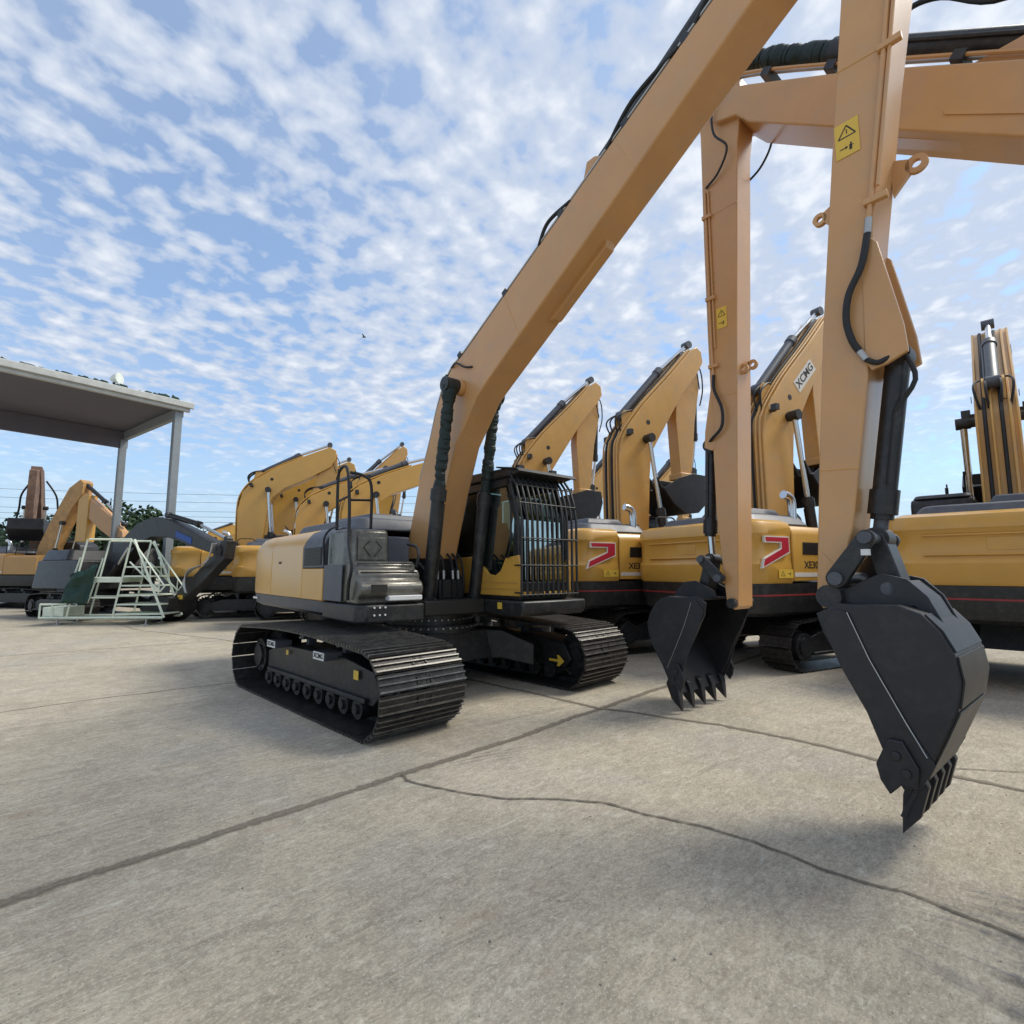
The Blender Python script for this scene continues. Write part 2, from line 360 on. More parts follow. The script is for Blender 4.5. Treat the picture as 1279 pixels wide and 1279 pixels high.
def linkage(root,dt=0,dz=0,sy=1,armp=(6.40,1.84),bp=(6.70,1.77),top=(6.61,2.14)):
    q=lambda p:(p[0]+dt,p[1]+dz)
    a=q(armp); c=q(top); b_=q(bp)
    def bar(a,b,w1,w2,y0,y1,m=BLACK,name='bucket_link'):
        A=Vector((a[0],a[1])); B=Vector((b[0],b[1])); d=(B-A).normalized(); n=Vector((-d.y,d.x)); ps=[]
        for i in range(9):
            t=math.pi*i/8+math.pi/2; ps.append(A+(math.cos(t)*d+math.sin(t)*n)*w1)
        for i in range(9):
            t=math.pi*i/8-math.pi/2; ps.append(B+(math.cos(t)*d+math.sin(t)*n)*w2)
        mb=MB(); mb.prism([(p.x,p.y) for p in ps],y0,y1); return mb.build(name,m,root,bevel=.01)
    for s_ in(-1,1):
        l=bar(a,c,.075,.06,s_*.27,s_*.33)
        mb=MB(); pin(mb,a[0],a[1],.05,s_*.33,s_*.36); pin(mb,c[0],c[1],.045,s_*.33,s_*.36); mb.build('pin',GREY,l)
    bar(c,b_,.065,.075,-.12,.12)
    mb=MB(); pin(mb,a[0],a[1],.045,-.27,.27); pin(mb,c[0],c[1],.045,-.27,.27); pin(mb,b_[0],b_[1],.045,-.24,.24); mb.build('link_pin',GREY,root)
    mb=MB(); mb.box((c[0]-.03,-.30,c[1]-.13),(c[0]+.02,-.345,c[1]-.085)); mb.build('grease_cap',WHITE,root)
def boxbeam(root,name,upper,lower,w,m,bev=.018):
    mb=MB(); mb.prism(upper+lower,-w,w); return mb.build(name,m,root,bevel=bev)
def hoserun(root,pts,rs,m=RUBBER,name='hose',r=.02,par=None):
    mb=MB()
    for off in rs: mb.tube(smooth([(p[0]+off[0],p[1]+off[1],p[2]+off[2]) for p in pts],5),r,7)
    return mb.build(name,m,par or root)
def along(poly,y,off,n=None):
    out=[]
    P=[Vector((p[0],p[1])) for p in poly]
    for i,p in enumerate(P):
        a=P[max(0,i-1)]; b=P[min(len(P)-1,i+1)]; d=(b-a).normalized(); nn=Vector((-d.y,d.x))*off; out.append((p.x+nn.x,y,p.y+nn.y))
    return out
def lug(root,t,z,r,y,dirt,par=None):
    mb=MB(); n=20
    # ring plate
    A=[];B=[]
    for i in range(n):
        a=2*math.pi*i/n; A.append((t+r*math.cos(a),z+r*math.sin(a))); B.append((t+r*.45*math.cos(a),z+r*.45*math.sin(a)))
    for y0 in(y,):
        vs=[(p[0],y0-.02,p[1]) for p in A]+[(p[0],y0-.02,p[1]) for p in B]+[(p[0],y0+.02,p[1]) for p in A]+[(p[0],y0+.02,p[1]) for p in B]
        fs=[]
        for i in range(n):
            j=(i+1)%n; fs+=[(i,j,n+j,n+i),(2*n+i,3*n+i,3*n+j,2*n+j),(i,2*n+i,2*n+j,j),(n+i,n+j,3*n+j,3*n+i)]
        mb.add(vs,fs)
    mb.prism([(t-dirt*r*.6,z+r*.8),(t-dirt*r*2.2,z+r*1.6),(t-dirt*r*2.2,z-r*2.6),(t-dirt*r*.6,z-r*.8)],y-.02,y+.02)
    return mb.build('lifting_eye',ARM,root)
# ------------------------------------------------------------------ house (body) builder
def rounded(t0,t1,hw,r,front=.05,n=6):
    ps=[]
    for (cx,cy,a0,rr) in((t0+r,-hw+r,180,r),(t1-front,-hw+front,270,front),(t1-front,hw-front,0,front),(t0+r,hw-r,90,r)):
        for i in range(n+1):
            a=R(a0+90*i/n); ps.append((cx+rr*math.cos(a),cy+rr*math.sin(a)))
    return ps
def shell(root,name,m,outline,levels,bevel=.01):
    # levels: list of (z, inset)
    n=len(outline); rs=[]; tmax=max(p[0] for p in outline)
    def ins(k):
        out=[]
        for i,p in enumerate(outline):
            a=Vector(outline[i-1]); b=Vector(outline[(i+1)%n]); d=(b-a); d.normalize(); nn=Vector((-d.y,d.x))
            if p[0]>tmax-.09: out.append((p[0],p[1]-math.copysign(k,p[1])))
            else: out.append((p[0]+nn.x*k,p[1]+nn.y*k))
        return out
    for z,k in levels: rs.append([(p[0],p[1],z) for p in ins(k)])
    mb=MB(); mb.rings(rs); return mb.build(name,m,root,bevel=bevel)
def main_house(root,decor=True):
    # dark deck
    mb=MB(); mb.box((-4.0,-1.0,1.20),(.85,1.0,1.30)); mb.box((-1.9,-.3,1.3),(-.3,.3,2.0))
    mb.build('swing_deck',BLACK,root,bevel=.015)
    hw=1.85
    ol=rounded(-4.35,-2.75,hw,.55,.03); shell(root,'counterweight',BODY,ol,[(1.44,.02),(1.48,0),(2.25,.0),(2.38,.05),(2.52,.16),(2.58,.30)],.01)
    shell(root,'lower_skirt',GREY,rounded(-4.33,-.05,hw-.01,.55,.03),[(1.20,.14),(1.26,.03),(1.435,.0)],.008)
    # engine door (right side) and its mate on the left
    for sd in(-1,1):
        mb=MB(); y=sd*hw
        prof=[(y,1.44),(y,2.27),(y-sd*.05,2.39),(y-sd*.16,2.52),(y-sd*.30,2.58),(y-sd*.9,2.58),(y-sd*.9,1.44)]
        def run(t0,t1,m_,name,pr=prof,off=0):
            b=MB(); b.rings([[(t,p[0],p[1]) for p in pr] for t in(t0,t1)]); return b.build(name,m_,root,bevel=.012)
        d=run(-2.735,-1.02,BODY,'engine_door')
        low=[(y,1.44),(y,1.93),(y-sd*.9,1.93),(y-sd*.9,1.44)]; upp=[(y,1.94),(y,2.27),(y-sd*.05,2.39),(y-sd*.16,2.52),(y-sd*.30,2.58),(y-sd*.9,2.58),(y-sd*.9,1.94)]
        run(-1.01,-.08,BODY,'lower_door',low)
        g=run(-1.01,-.08,GREY,'grille_panel',upp)
        b=MB(); b.box((-.92,y-sd*.002,1.98),(-.14,y+sd*.006,2.26)); b.build('vent',INK,g)
        b=MB()
        for k in range(9): b.box((-.90,y+sd*.006,2.0+k*.029),(-.16,y+sd*.014,2.012+k*.029))
        b.build('louvre',BLACK,g)
        b=MB(); b.box((-3.95,y-sd*.012,1.33),(-3.65,y+sd*.004,1.37)); b.build('reflector',WHITE,root)
        for (t0,t1,z0,z1) in((-2.5,-1.9,1.9,2.2),):
            b=MB(); b.box((t0+.2,y+sd*.002,2.02),(t0+.34,y+sd*.01,2.06)); b.build('door_latch',BLACK,d)
    # hood
    mb=MB(); mb.slab(rounded(-3.6,-.3,1.25,.3,.2),2.575,2.80,.18); mb.build('engine_hood',GREY,root,bevel=.03)
    mb=MB(); mb.slab([(-2.4,-.8),(-.8,-.8),(-.8,.6),(-2.4,.6)],2.80,2.92,.08); mb.build('hood_cover',GREY,root,bevel=.02)
    # tank + right storage steps
    mb=MB(); mb.slab([(-.03,-hw+.02),(.66,-hw+.02),(.74,-hw+.10),(.74,-1.15),(-.03,-1.15)],1.44,2.50,.03); ft=mb.build('fuel_tank',STEP,root,bevel=.06)
    mb=MB(); mb.box((.735,-1.66,2.05),(.752,-1.22,2.38)); mb.build('tank_panel',STEP,ft,bevel=.006)
    M=face(.754,-1.44,2.215,'+t')
    for sg in(-1,1):
        mb=MB(); mb.tube([M@Vector(p) for p in((sg*.05,.11,0),(sg*.14,.02,0),(sg*.03,-.11,0))],.009,6); mb.build('tank_emblem',INK,ft)
    mb=MB(); mb.box((-.03,-hw-.004,1.46),(.66,-hw+.016,1.98)); mb.build('tank_door',GREY,ft,bevel=.006)
    mb=MB(); mb.box((.1,-1.1,1.44),(.55,-.72,2.42)); mb.build('hydraulic_tank',GREY,root,bevel=.03)
    mb=MB(); mb.prism([(.76,1.44),(.76,2.02),(.90,2.03),(.97,2.00),(.98,1.93),(1.08,1.90),(1.13,1.84),(1.12,1.78),(1.20,1.74),(1.24,1.66),(1.22,1.56),(1.14,1.52),(1.14,1.44)],-hw+.03,-.86); tb=mb.build('tool_box',STEP,root,bevel=.035)
    mb=MB(); mb.slab([(-.05,-hw),(1.12,-hw),(1.24,-hw+.12),(1.24,-.84),(-.05,-.84)],1.19,1.437); mb.build('step_base',BLACK,root,bevel=.03)
    mb=MB(); mb.box((1.14,-1.42,1.485),(1.27,-.90,1.555)); mb.build('step_tread',WHITE,tb,bevel=.012)
    mb=MB(); mb.box((1.215,-1.66,1.60),(1.250,-1.44,1.71)); mb.build('step_recess',INK,tb)
    for z,t in((2.0,.985),(1.88,1.105)):
        mb=MB(); mb.box((t,-hw+.08,z-.012),(t+.012,-.9,z+.004)); mb.build('box_seam',BLACK,tb)
    for i in range(3):
        for z in (1.40,1.30,):
            mb=MB(); mb.cyl((1.235,-1.62+.08*i,z),(1.252,-1.62+.08*i,z),.014,8); mb.build('bolt',WHITE,root)
    def rail(pts,r=.022): 
        b=MB(); b.tube(smooth(pts,5),r,8); b.build('handrail',RUBBER,root)
    rail([(.08,-1.72,2.5),(.06,-1.72,3.28),(.14,-1.72,3.44),(.34,-1.72,3.46),(.50,-1.74,3.30),(.62,-1.76,2.9),(.74,-1.80,2.5),(.90,-1.86,2.25),(1.06,-1.88,1.95),(.98,-1.88,1.72),(.92,-1.86,1.5)],.024)
    rail([(.36,-1.30,2.5),(.34,-1.30,3.2),(.30,-1.42,3.36),(.22,-1.6,3.40)],.024)
    rail([(.07,-1.72,2.95),(.60,-1.75,2.98)],.018); rail([(.34,-1.30,2.98),(.6,-1.75,2.92)],.018)
    rail([(.02,-hw-.02,2.0),(.0,-hw-.03,2.35),(.12,-hw,2.50),(.4,-hw+.02,2.54)],.016)
    rail([(1.1,-.92,1.95),(1.14,-.90,2.12),(1.0,-.86,2.25),(.7,-.84,2.3)],.022)
    # valve block, radiator area behind the boom
    mb=MB(); mb.box((-.9,-.68,1.44),(.2,-.46,2.0)); mb.box((-.9,.46,1.44),(-.1,1.7,2.5)); mb.build('valve_cover',BLACK,root,bevel=.02)
    mb=MB(); mb.box((-3.0,.6,2.80),(-2.6,.9,2.95)); mb.tube(smooth([(-2.8,.75,2.9),(-2.8,.75,3.15),(-2.95,.75,3.25)],4),.06,10); mb.build('exhaust_pipe',BLACK,root)
    # hoses by the boom foot
    mb=MB()
    for y in(-.24,-.13,.04,.14,.24):
        mb.tube(smooth([(.40,y,2.2),(.56,y,2.08),(.62,y*1.05,1.8),(.60,y*1.1,1.5),(.5,y,1.28)],5),.020,7)
    hb=mb.build('boom_foot_hoses',RUBBER,root)
    mb=MB()
    for y in(-.24,-.13,.04,.14): mb.cyl((.625,y*1.05,1.76),(.615,y*1.03,1.90),.025,8)
    mb.build('hose_fittings',STEEL,hb)
    mb=MB(); mb.box((.35,-.7,1.22),(1.0,.42,1.44)); mb.box((.42,-.2,1.44),(.6,.3,1.75)); mb.build('valve_block',INK,root,bevel=.02)
    mb=MB(); mb.prism([(-.5,1.3),(-.4,2.0),(.1,2.05),(.5,1.8),(.6,1.3)],-.32,-.26); mb.prism([(-.5,1.3),(-.4,2.0),(.1,2.05),(.5,1.8),(.6,1.3)],.26,.32); mb.build('boom_bracket',BLACK,root,bevel=.01)
def main_cab(root):
    y0,y1=.52,1.60; t0,t1=-.05,1.74
    cab=MB(); cab.box((t0,y0+.02,1.44),(t1,y1-.02,1.50)); cab.prism([(t0,1.5),(t0,3.36),(t0+.05,3.36),(t0+.05,1.5)],y0,y1)
    for y in(y0,y1-.05):
        ps=y,y+.05
        cab.prism([(t1-.16,1.95),(t1-.10,1.95),(t1-.0,2.1),(t1-.02,2.7),(t1-.22,3.40),(t1-.34,3.40),(t1-.13,2.7)],*ps)
        cab.prism([(t0+.05,3.24),(t0+.05,3.40),(t1-.22,3.40),(t1-.22,3.26)],*ps)
        cab.prism([(.60,1.5),(.62,3.25),(.76,3.25),(.72,1.5)],*ps)
    cab.box((t1-.30,y0,3.28),(t1-.2,y1,3.40)); cab.box((t0,y0+.06,1.5),(t0+.06,y1-.06,2.2))
    c=cab.build('cab',BLACK,root,bevel=.02)
    mb=MB()
    lowp=[(.05,1.50),(.05,2.12),(.62,2.14),(.80,1.98),(1.0,1.84),(1.16,1.82),(1.30,1.90),(1.42,2.10),(1.74,2.14),(1.78,2.0),(1.80,1.50)]
    mb.prism(lowp,y0-.014,y0+.03); mb.build('cab_side_panel',BODY,c,bevel=.012)
    mb=MB(); mb.prism(lowp,y1-.03,y1+.014); dr=mb.build('cab_door',BODY,c,bevel=.012)
    mb=MB(); mb.box((.4,y1+.014,1.95),(.6,y1+.04,2.0)); mb.build('handle',BLACK,dr)
    for zz in(1.60,1.70):
        mb=MB(); mb.box((.75,y0-.022,zz),(1.72,y0-.012,zz+.012)); mb.build('panel_groove',BODY2,c)
    mb=MB(); mb.box((t1-.02,y0+.02,1.50),(t1+.04,y1-.02,1.72)); mb.build('cab_front_panel',BLACK,c,bevel=.01)
    def pane(vs,name='pane'):
        b=MB(); b.add(vs,[tuple(range(len(vs)))]); b.build(name,GLASS,c,smooth=False)
    pane([(t1-.03,y0+.05,1.75),(t1-.03,y1-.05,1.75),(t1-.05,y1-.05,2.7),(t1-.05,y0+.05,2.7)],'windscreen')
    pane([(t1-.05,y0+.05,2.7),(t1-.05,y1-.05,2.7),(t1-.26,y1-.05,3.3),(t1-.26,y0+.05,3.3)],'windscreen')
    for y in(y0+.02,y1-.02):
        pane([(.76,y,1.9),(1.6,y,1.9),(1.6,y,2.7),(1.4,y,3.24),(.78,y,3.24)],'side_window'); pane([(.05,y,2.1),(.6,y,2.1),(.6,y,3.22),(.05,y,3.22)],'side_window')
    mb=MB(); mb.prism([(t0-.08,3.40),(t0-.08,3.50),(.3,3.57),(1.5,3.55),(1.80,3.48),(1.82,3.43),(1.6,3.40)],y0-.05,y1+.05); mb.build('cab_roof',BLACK,c,bevel=.03)
    # seat
    mb=MB(); mb.box((.45,.9,1.5),(.95,1.4,1.95)); mb.prism([(.40,1.95),(.30,2.75),(.42,2.78),(.58,1.95)],.92,1.38); mb.prism([(.28,2.8),(.26,3.0),(.36,3.0),(.38,2.8)],1.03,1.27)
    for y in(.72,1.5): mb.box((.7,y,1.5),(1.15,y+.12,2.0)); mb.cyl((1.05,y+.06,2.0),(1.1,y+.06,2.22),.025)
    mb.tube([(1.5,1.15,1.5),(1.38,1.15,2.2)],.04); mb.build('seat',SEAT,c,bevel=.02)
    mb=MB(); mb.add([(.5,.93,2.05),(.5,1.35,2.1),(.42,1.33,2.7),(.40,.96,2.66),(.7,1.1,2.0)],[(0,1,2,3),(0,4,1)]); mb.build('plastic_film',VEST,c,smooth=False)
    mb=MB(); mb.box((1.35,.62,2.0),(1.40,.9,2.22)); mb.build('monitor',SEAT,c)
    # front guard
    gd=MB(); T=t1+.13
    def barprof(y,r=.021,topz=3.44):
        gd.tube([(T,y,1.50),(T,y,2.7),(T-.05,y,3.0),(T-.14,y,3.26),(T-.28,y,topz)],r,6)
    nb=12
    for i in range(nb):
        y=y0-.06+i*(y1-y0+.14)/(nb-1); barprof(y)
    for z,dt_ in((1.53,0),(1.98,0),(2.40,0),(2.95,-.04),(3.24,-.13)): gd.tube([(T+.01+dt_,y0-.08,z),(T+.01+dt_,y1+.10,z)],.011,6)
    for k in range(3): 
        t=T-.12-.11*k; gd.tube([(t,y1+.1,1.5),(t,y1+.1,3.3)],.013,6)
    for z in(1.6,1.98,2.4,2.95): gd.tube([(T,y1+.1,z),(T-.36,y1+.1,z)],.011,6)
    for y in(y0-.06,y1+.08): gd.tube([(T,y,1.98),(T-.16,y,1.98)],.014,6); gd.tube([(T,y,1.56),(T-.16,y,1.56)],.014,6)
    gd.build('front_guard',RUBBER,c)
    # upper guard apron
    mb=MB(); mb.prism([(1.28,3.59),(1.80,3.50),(1.86,3.44),(1.83,3.43),(1.78,3.475),(1.28,3.565)],y0-.1,y1+.12); mb.build('roof_visor',INK,c,bevel=.006)
    mb=MB()
    for i in range(nb-3):
        y=y0+.02+i*(y1-y0-.04)/(nb-4); mb.box((T-.05,y-.022,1.515),(T+.0,y+.022,1.575))
    mb.build('guard_brackets',BODY,c)
    mb=MB(); mb.tube(smooth([(1.5,y0-.04,2.1),(1.62,y0-.07,2.3),(1.62,y0-.07,2.9),(1.5,y0-.04,3.1)],4),.016,7); mb.build('grab_rail',RUBBER,c)
    mb=MB(); mb.prism([(.0,1.20),(.0,1.435),(1.95,1.435),(1.95,1.28),(1.88,1.20)],.42,1.80); mb.build('cab_base',BLACK,root,bevel=.03)
    mb=MB(); mb.box((1.35,.405,1.30),(1.45,.418,1.40)); mb.build('base_sticker',STICK,root)
    mb=MB(); mb.cyl((1.0,.9,3.58),(1.0,.9,3.66),.03,8); mb.box((1.45,.7,3.555),(1.53,.82,3.62)); mb.box((1.45,1.45,3.555),(1.53,1.57,3.62)); mb.build('roof_lamp',BLACK,c)
# ------------------------------------------------------------------ MAIN EXCAVATOR
G_EX='yellow excavators parked in the yard'
ex=empty('excavator','long armed yellow excavator with barred cab guard and wide tracks in the foreground','excavator',(-1.408,9.088,0),-50)
undercarriage(ex,1.20,2.38,rot=5)
mb=MB(); M5=Matrix.Rotation(R(5),4,'Z')
# yellow arrow on inner side of far track frame
arr=flat([(-.17,-.02),(.03,-.02),(.0,-.09),(.05,-.09),(.16,0),(.05,.09),(.0,.09),(.03,.02),(-.17,.02)],.006)
arr.build('arrow_mark',STICK,ex,M=M5@face(1.62,1.44,.40,'-y'))
main_house(ex); main_cab(ex)
UP=[(-.45,2.29),(-.05,3.46),(.25,4.05),(.48,4.62),(.70,4.99),(.95,5.22),(1.32,5.37),(3.45,6.50),(5.57,7.60),(6.75,8.14),(7.0,8.12)]
LO=[(7.06,7.95),(6.95,7.82),(6.0,7.25),(4.0,6.0),(1.95,4.74),(1.62,4.53),(1.38,4.24),(1.08,3.9),(.77,3.14),(.42,2.09),(-.40,2.09)]
bm_=boxbeam(ex,'boom',UP,LO,.235,ARM,.02)
mb=MB(); mb.prism([(-.25,1.5),(-.38,2.088),(.40,2.088),(.25,1.5)],-.22,.22); pin(mb,.0,1.72,.09,-.35,.35); mb.build('boom_foot',BLACK,bm_,bevel=.01)
# weld seams / doubler plates
mb=MB(); mb.prism([(.30,4.00),(.29,4.022),(1.08,3.92),(1.07,3.90)],-.238,-.2345); mb.build('weld_seam',BODY,bm_)
for s_ in(-1,1):
    mb=MB(); pin(mb,1.22,4.78,.13,s_*.235,s_*.32,20); pin(mb,1.22,4.78,.06,s_*.32,s_*.56); mb.build('cylinder_boss',ARM,bm_,bevel=.01)
    cylinder(ex,'boom_cylinder',(.66,s_*.45,1.38),(.94,s_*.45,3.14),(1.22,s_*.45,4.78),.105,.068,wrap=True)
# underside channel
A=Vector((2.9,5.325)); B=Vector((4.0,6.01)); d=(B-A).normalized(); n=Vector((d.y,-d.x))
mb=MB(); mb.prism([tuple(A-n*.01),tuple(A+n*.07+d*.12),tuple(B+n*.07-d*.08),tuple(B-n*.01)],.03,.19); mb.build('underside_channel',ARM,bm_,bevel=.01)
# boom-top hoses
pth=along([p for p in UP[1:10]],0,.05)
for yy,m_,r_ in((-.20,STEEL,.016),(-.16,STEEL,.016),(-.12,RUBBER,.024),(-.05,RUBBER,.024),(.1,RUBBER,.022),(.16,STEEL,.016)):
    mb=MB(); mb.tube(smooth([(p[0],yy,p[2]+random.uniform(-.004,.01)) for p in pth],5),r_,7); mb.build('boom_hose' if m_ is RUBBER else 'boom_pipe',m_,bm_)
for k,(t,z) in enumerate(((.75,5.06),(1.15,5.33),(2.3,5.90),(3.45,6.50),(4.5,7.05),(5.3,7.46))):
    mb=MB(); mb.box((-.05,-.235,-.03),(.05,.2,.08),Matrix.Translation((t,0,z))@Matrix.Rotation(-.48,4,'Y')); mb.build('hose_clamp',BLACK,bm_,bevel=.01)
for (a,b) in((3.0,3.6),(4.2,5.2),(5.4,6.2)):   # sagging loose hoses
    f=lambda t:5.38+(t-1.32)*.526
    mb=MB(); mb.tube(smooth([(a,-.20,f(a)+.04),((a+b)/2-.1,-.22,f((a+b)/2)+.11),(b,-.20,f(b)+.04)],8),.026,7); mb.build('boom_hose',RUBBER,bm_)
mb=MB(); mb.tube(smooth([(.95,-.25,5.2),(1.15,-.29,5.2),(1.35,-.28,5.08),(1.52,-.24,5.04)],5),.016,7); mb.build('boom_hose',RUBBER,bm_)
# arm
AO=[(6.33,1.63),(6.50,2.23),(6.67,3.36),(6.72,3.9),(6.78,4.53),(6.96,5.79),(7.06,6.40),(7.22,7.3),(7.30,8.0),(7.22,8.7),(7.0,8.9)]
AI=[(6.75,8.8),(6.62,8.3),(6.74,7.3),(6.69,6.62),(6.54,5.29),(6.38,3.8),(6.28,2.62),(6.21,1.68),(6.25,1.60)]
am=boxbeam(ex,'arm',AO,AI,.20,ARM,.012)
mb=MB()
for s_ in(-1,1): mb.prism([(6.70,4.55),(6.80,4.42),(6.92,3.72),(6.935,3.50),(6.80,3.44),(6.70,3.42),(6.66,3.5)],s_*.165,s_*.206)
mb.build('cylinder_bracket',ARM,am,bevel=.008)
cylinder(ex,'bucket_cylinder',(6.83,0,3.54),(6.648,0,2.36),(6.61,0,2.14),.082,.05,mr=GREY)
mb=MB(); mb.tube(smooth([(6.9,-.1,3.5),(6.94,-.1,3.3),(6.80,-.1,3.1)],4),.018,7); mb.tube([(6.80,-.1,3.1),(6.72,-.1,2.55)],.014,6); mb.build('cylinder_hose',RUBBER,am)
# pipe along side and hose
pp=[(7.04,-.222,6.6),(6.93,-.222,5.78),(6.80,-.222,4.85),(6.765,-.222,4.62)]
mb=MB(); mb.tube(pp,.018,8); mb.tube([(p[0]+.04,-.222,p[2]) for p in pp[:3]],.014,8); mb.build('arm_pipe',ARM,am)
for t,z in((6.97,5.95),(6.80,4.75)):
    mb=MB(); mb.box((t-.06,-.25,z-.025),(t+.10,-.2,z+.025)); mb.build('pipe_clamp',ARM,am,bevel=.005)
mb=MB(); mb.cyl((6.765,-.222,4.62),(6.75,-.226,4.50),.026,10); mb.build('hose_fitting',STEEL,am); mb=MB(); mb.cyl((6.64,-.23,3.58),(6.68,-.23,3.50),.026,10); mb.build('hose_fitting',STEEL,am)
mb=MB(); mb.tube(smooth([(6.75,-.226,4.50),(6.70,-.25,4.25),(6.605,-.26,4.05),(6.575,-.26,3.85),(6.60,-.25,3.68),(6.64,-.23,3.58)],6),.026,9); mb.tube(smooth([(6.68,-.23,3.50),(6.75,-.22,3.46),(6.83,-.18,3.50)],4),.02,8); mb.build('arm_hose',RUBBER,am)
warning(am,6.66,-.203,5.38,'-y',.17,.30)
lug(ex,7.02,5.12,.075,.16,1,am); lug(ex,6.40,4.85,.055,-.12,-1,am)
# doubler at arm tip
mb=MB(); mb.prism([(6.25,1.66),(6.27,2.05),(6.36,1.93),(6.46,2.10),(6.36,1.70)],-.205,-.199); mb.build('tip_doubler',ARM,am)
bucket(ex,.45,slim=True); linkage(ex)
mb=MB(); pin(mb,6.33,1.70,.09,-.30,.30); mb.build('bucket_pin',BLACK,ex)
cylinder(ex,'arm_cylinder',(3.9,0,6.95),(5.6,0,7.95),(6.9,0,8.82),.11,.06,wrap=True)
mb=MB(); mb.prism([(3.7,6.5),(3.85,7.02),(3.97,7.02),(4.3,6.85)],-.16,-.12); mb.prism([(3.7,6.5),(3.85,7.02),(3.97,7.02),(4.3,6.85)],.12,.16); mb.build('cylinder_bracket',ARM,bm_)
# ------------------------------------------------------------------ SECOND LONG ARM EXCAVATOR (body right of frame)
e2=empty('excavator','long armed excavator with boom entering from the right and bucket hanging mid yard','excavator',(2.9+7.4*.6428,7.3-7.4*.7660,0),130)
undercarriage(e2,1.20,2.2,hi=False,steps=True,nshoe=52)
main_house(e2); main_cab(e2)
U2=[(-.2,2.2),(0,3.2),(.5,4.25),(1.3,4.92),(3.95,6.78),(5.2,7.68),(5.5,7.88),(6.46,8.50),(6.9,8.78),(7.1,8.75)]
L2=[(7.15,8.5),(7.0,8.3),(6.72,8.22),(6.55,7.99),(5.55,7.20),(4.75,6.58),(3.95,5.95),(3.3,5.50),(2.0,4.4),(1.4,3.4),(1.1,2.05)]
b2=boxbeam(e2,'boom',U2,L2,.29,ARM,.02)
mb=MB(); mb.prism([(4.55,6.62),(4.55,6.68),(3.4,5.86),(3.4,5.80)],.29,.305); mb.prism([(5.45,7.20),(5.3,7.0),(3.2,5.38),(3.2,5.62)],-.12,.12); mb.build('flange',ARM,b2)
mb=MB(); mb.prism([(-.08,1.5),(-.12,2.10),(.5,2.10),(.4,1.5)],-.25,.25); mb.build('boom_foot',BLACK,b2)
cylinder(e2,'arm_cylinder',(3.7,0,6.98),(5.55,0,8.40),(6.95,0,9.42),.13,.095,wrap=True)
mb=MB(); mb.prism([(3.4,6.3),(3.6,7.1),(3.85,7.1),(4.5,7.1)],-.17,-.13); mb.prism([(3.4,6.3),(3.6,7.1),(3.85,7.1),(4.5,7.1)],.13,.17); mb.build('cylinder_bracket',ARM,b2)
for s_ in(-1,1): cylinder(e2,'boom_cylinder',(.9,s_*.47,1.4),(1.2,s_*.47,3.0),(1.5,s_*.47,4.3),.1,.06)
for yy in(.22,.15,-.2):
    mb=MB(); mb.tube(smooth([(3.2,yy,6.35),(4.2,yy,7.10),(5.4,yy,7.98),(6.3,yy,8.62),(6.75,yy,8.9)],5),.022,7); mb.build('boom_pipe',STEEL if yy==.15 else ARM,b2)
for t,z in((6.3,8.55),(5.55,8.03),(4.4,7.2)):
    mb=MB(); mb.box((-.06,-.24,-.05),(.06,.26,.05),Matrix.Translation((t,0,z+.03))@Matrix.Rotation(-.6,4,'Y')); mb.build('hose_clamp',BLACK,b2)
mb=MB(); mb.tube(smooth([(5.0,.05,8.1),(4.8,.08,8.25),(4.5,.1,8.12),(4.1,.1,7.7),(3.5,.1,7.5)],5),.03,8); mb.build('boom_hose',RUBBER,b2)
mb=MB(); mb.tube(smooth([(6.85,.31,8.68),(7.02,.34,8.5),(7.02,.34,8.1),(6.85,.32,7.8),(7.02,.26,7.55),(7.24,.22,7.45)],6),.016,7)
mb.tube(smooth([(6.6,-.25,8.25),(6.5,-.3,8.1),(6.52,-.29,7.9),(6.66,-.25,7.65),(6.86,-.21,7.5)],5),.016,7); mb.build('arm_hose',RUBBER,b2)
O2=[(7.12,1.38),(7.22,1.50),(7.31,2.66),(7.325,5.2),(7.32,6.7),(7.30,8.33),(7.36,9.0),(7.15,9.5)]
I2=[(6.95,9.5),(6.7,8.9),(6.66,8.5),(6.76,7.84),(6.9,5.08),(6.99,3.12),(7.06,1.42)]
a2=boxbeam(e2,'arm',O2,I2,.20,ARM,.012)
mb=MB(); mb.prism([(7.30,4.5),(7.42,3.85),(7.44,3.62),(7.33,3.56),(7.28,3.6)],.12,.203); mb.prism([(7.30,4.5),(7.42,3.85),(7.44,3.62),(7.33,3.56),(7.28,3.6)],-.203,-.12); mb.build('cylinder_bracket',ARM,a2)
cylinder(e2,'bucket_cylinder',(7.45,0,3.68),(7.52,0,2.45),(7.50,0,2.05),.08,.05)
mb=MB(); mb.tube([(7.26,.222,7.4),(7.26,.222,5.0),(7.25,.222,4.62)],.018,8); mb.tube([(7.21,.222,7.4),(7.21,.222,5.0)],.012,8); mb.build('arm_pipe',ARM,a2)
for z in(7.0,5.75,4.75):
    mb=MB(); mb.box((7.17,.2,z-.025),(7.31,.25,z+.025)); mb.build('pipe_clamp',ARM,a2)
mb=MB(); mb.tube(smooth([(7.25,.222,4.62),(7.23,.26,4.4),(7.12,.28,4.1),(7.14,.27,3.85),(7.3,.24,3.72),(7.42,.12,3.7)],6),.022,8); mb.build('arm_hose',RUBBER,a2)
warning(a2,7.10,.203,5.42,'+y',.15,.30)
lug(e2,6.86,4.75,.07,-.14,-1,a2); lug(e2,6.90,4.65,.07,.05,-1,a2)
bucket(e2,.62,dt=7.4-6.42,dz=-.12)
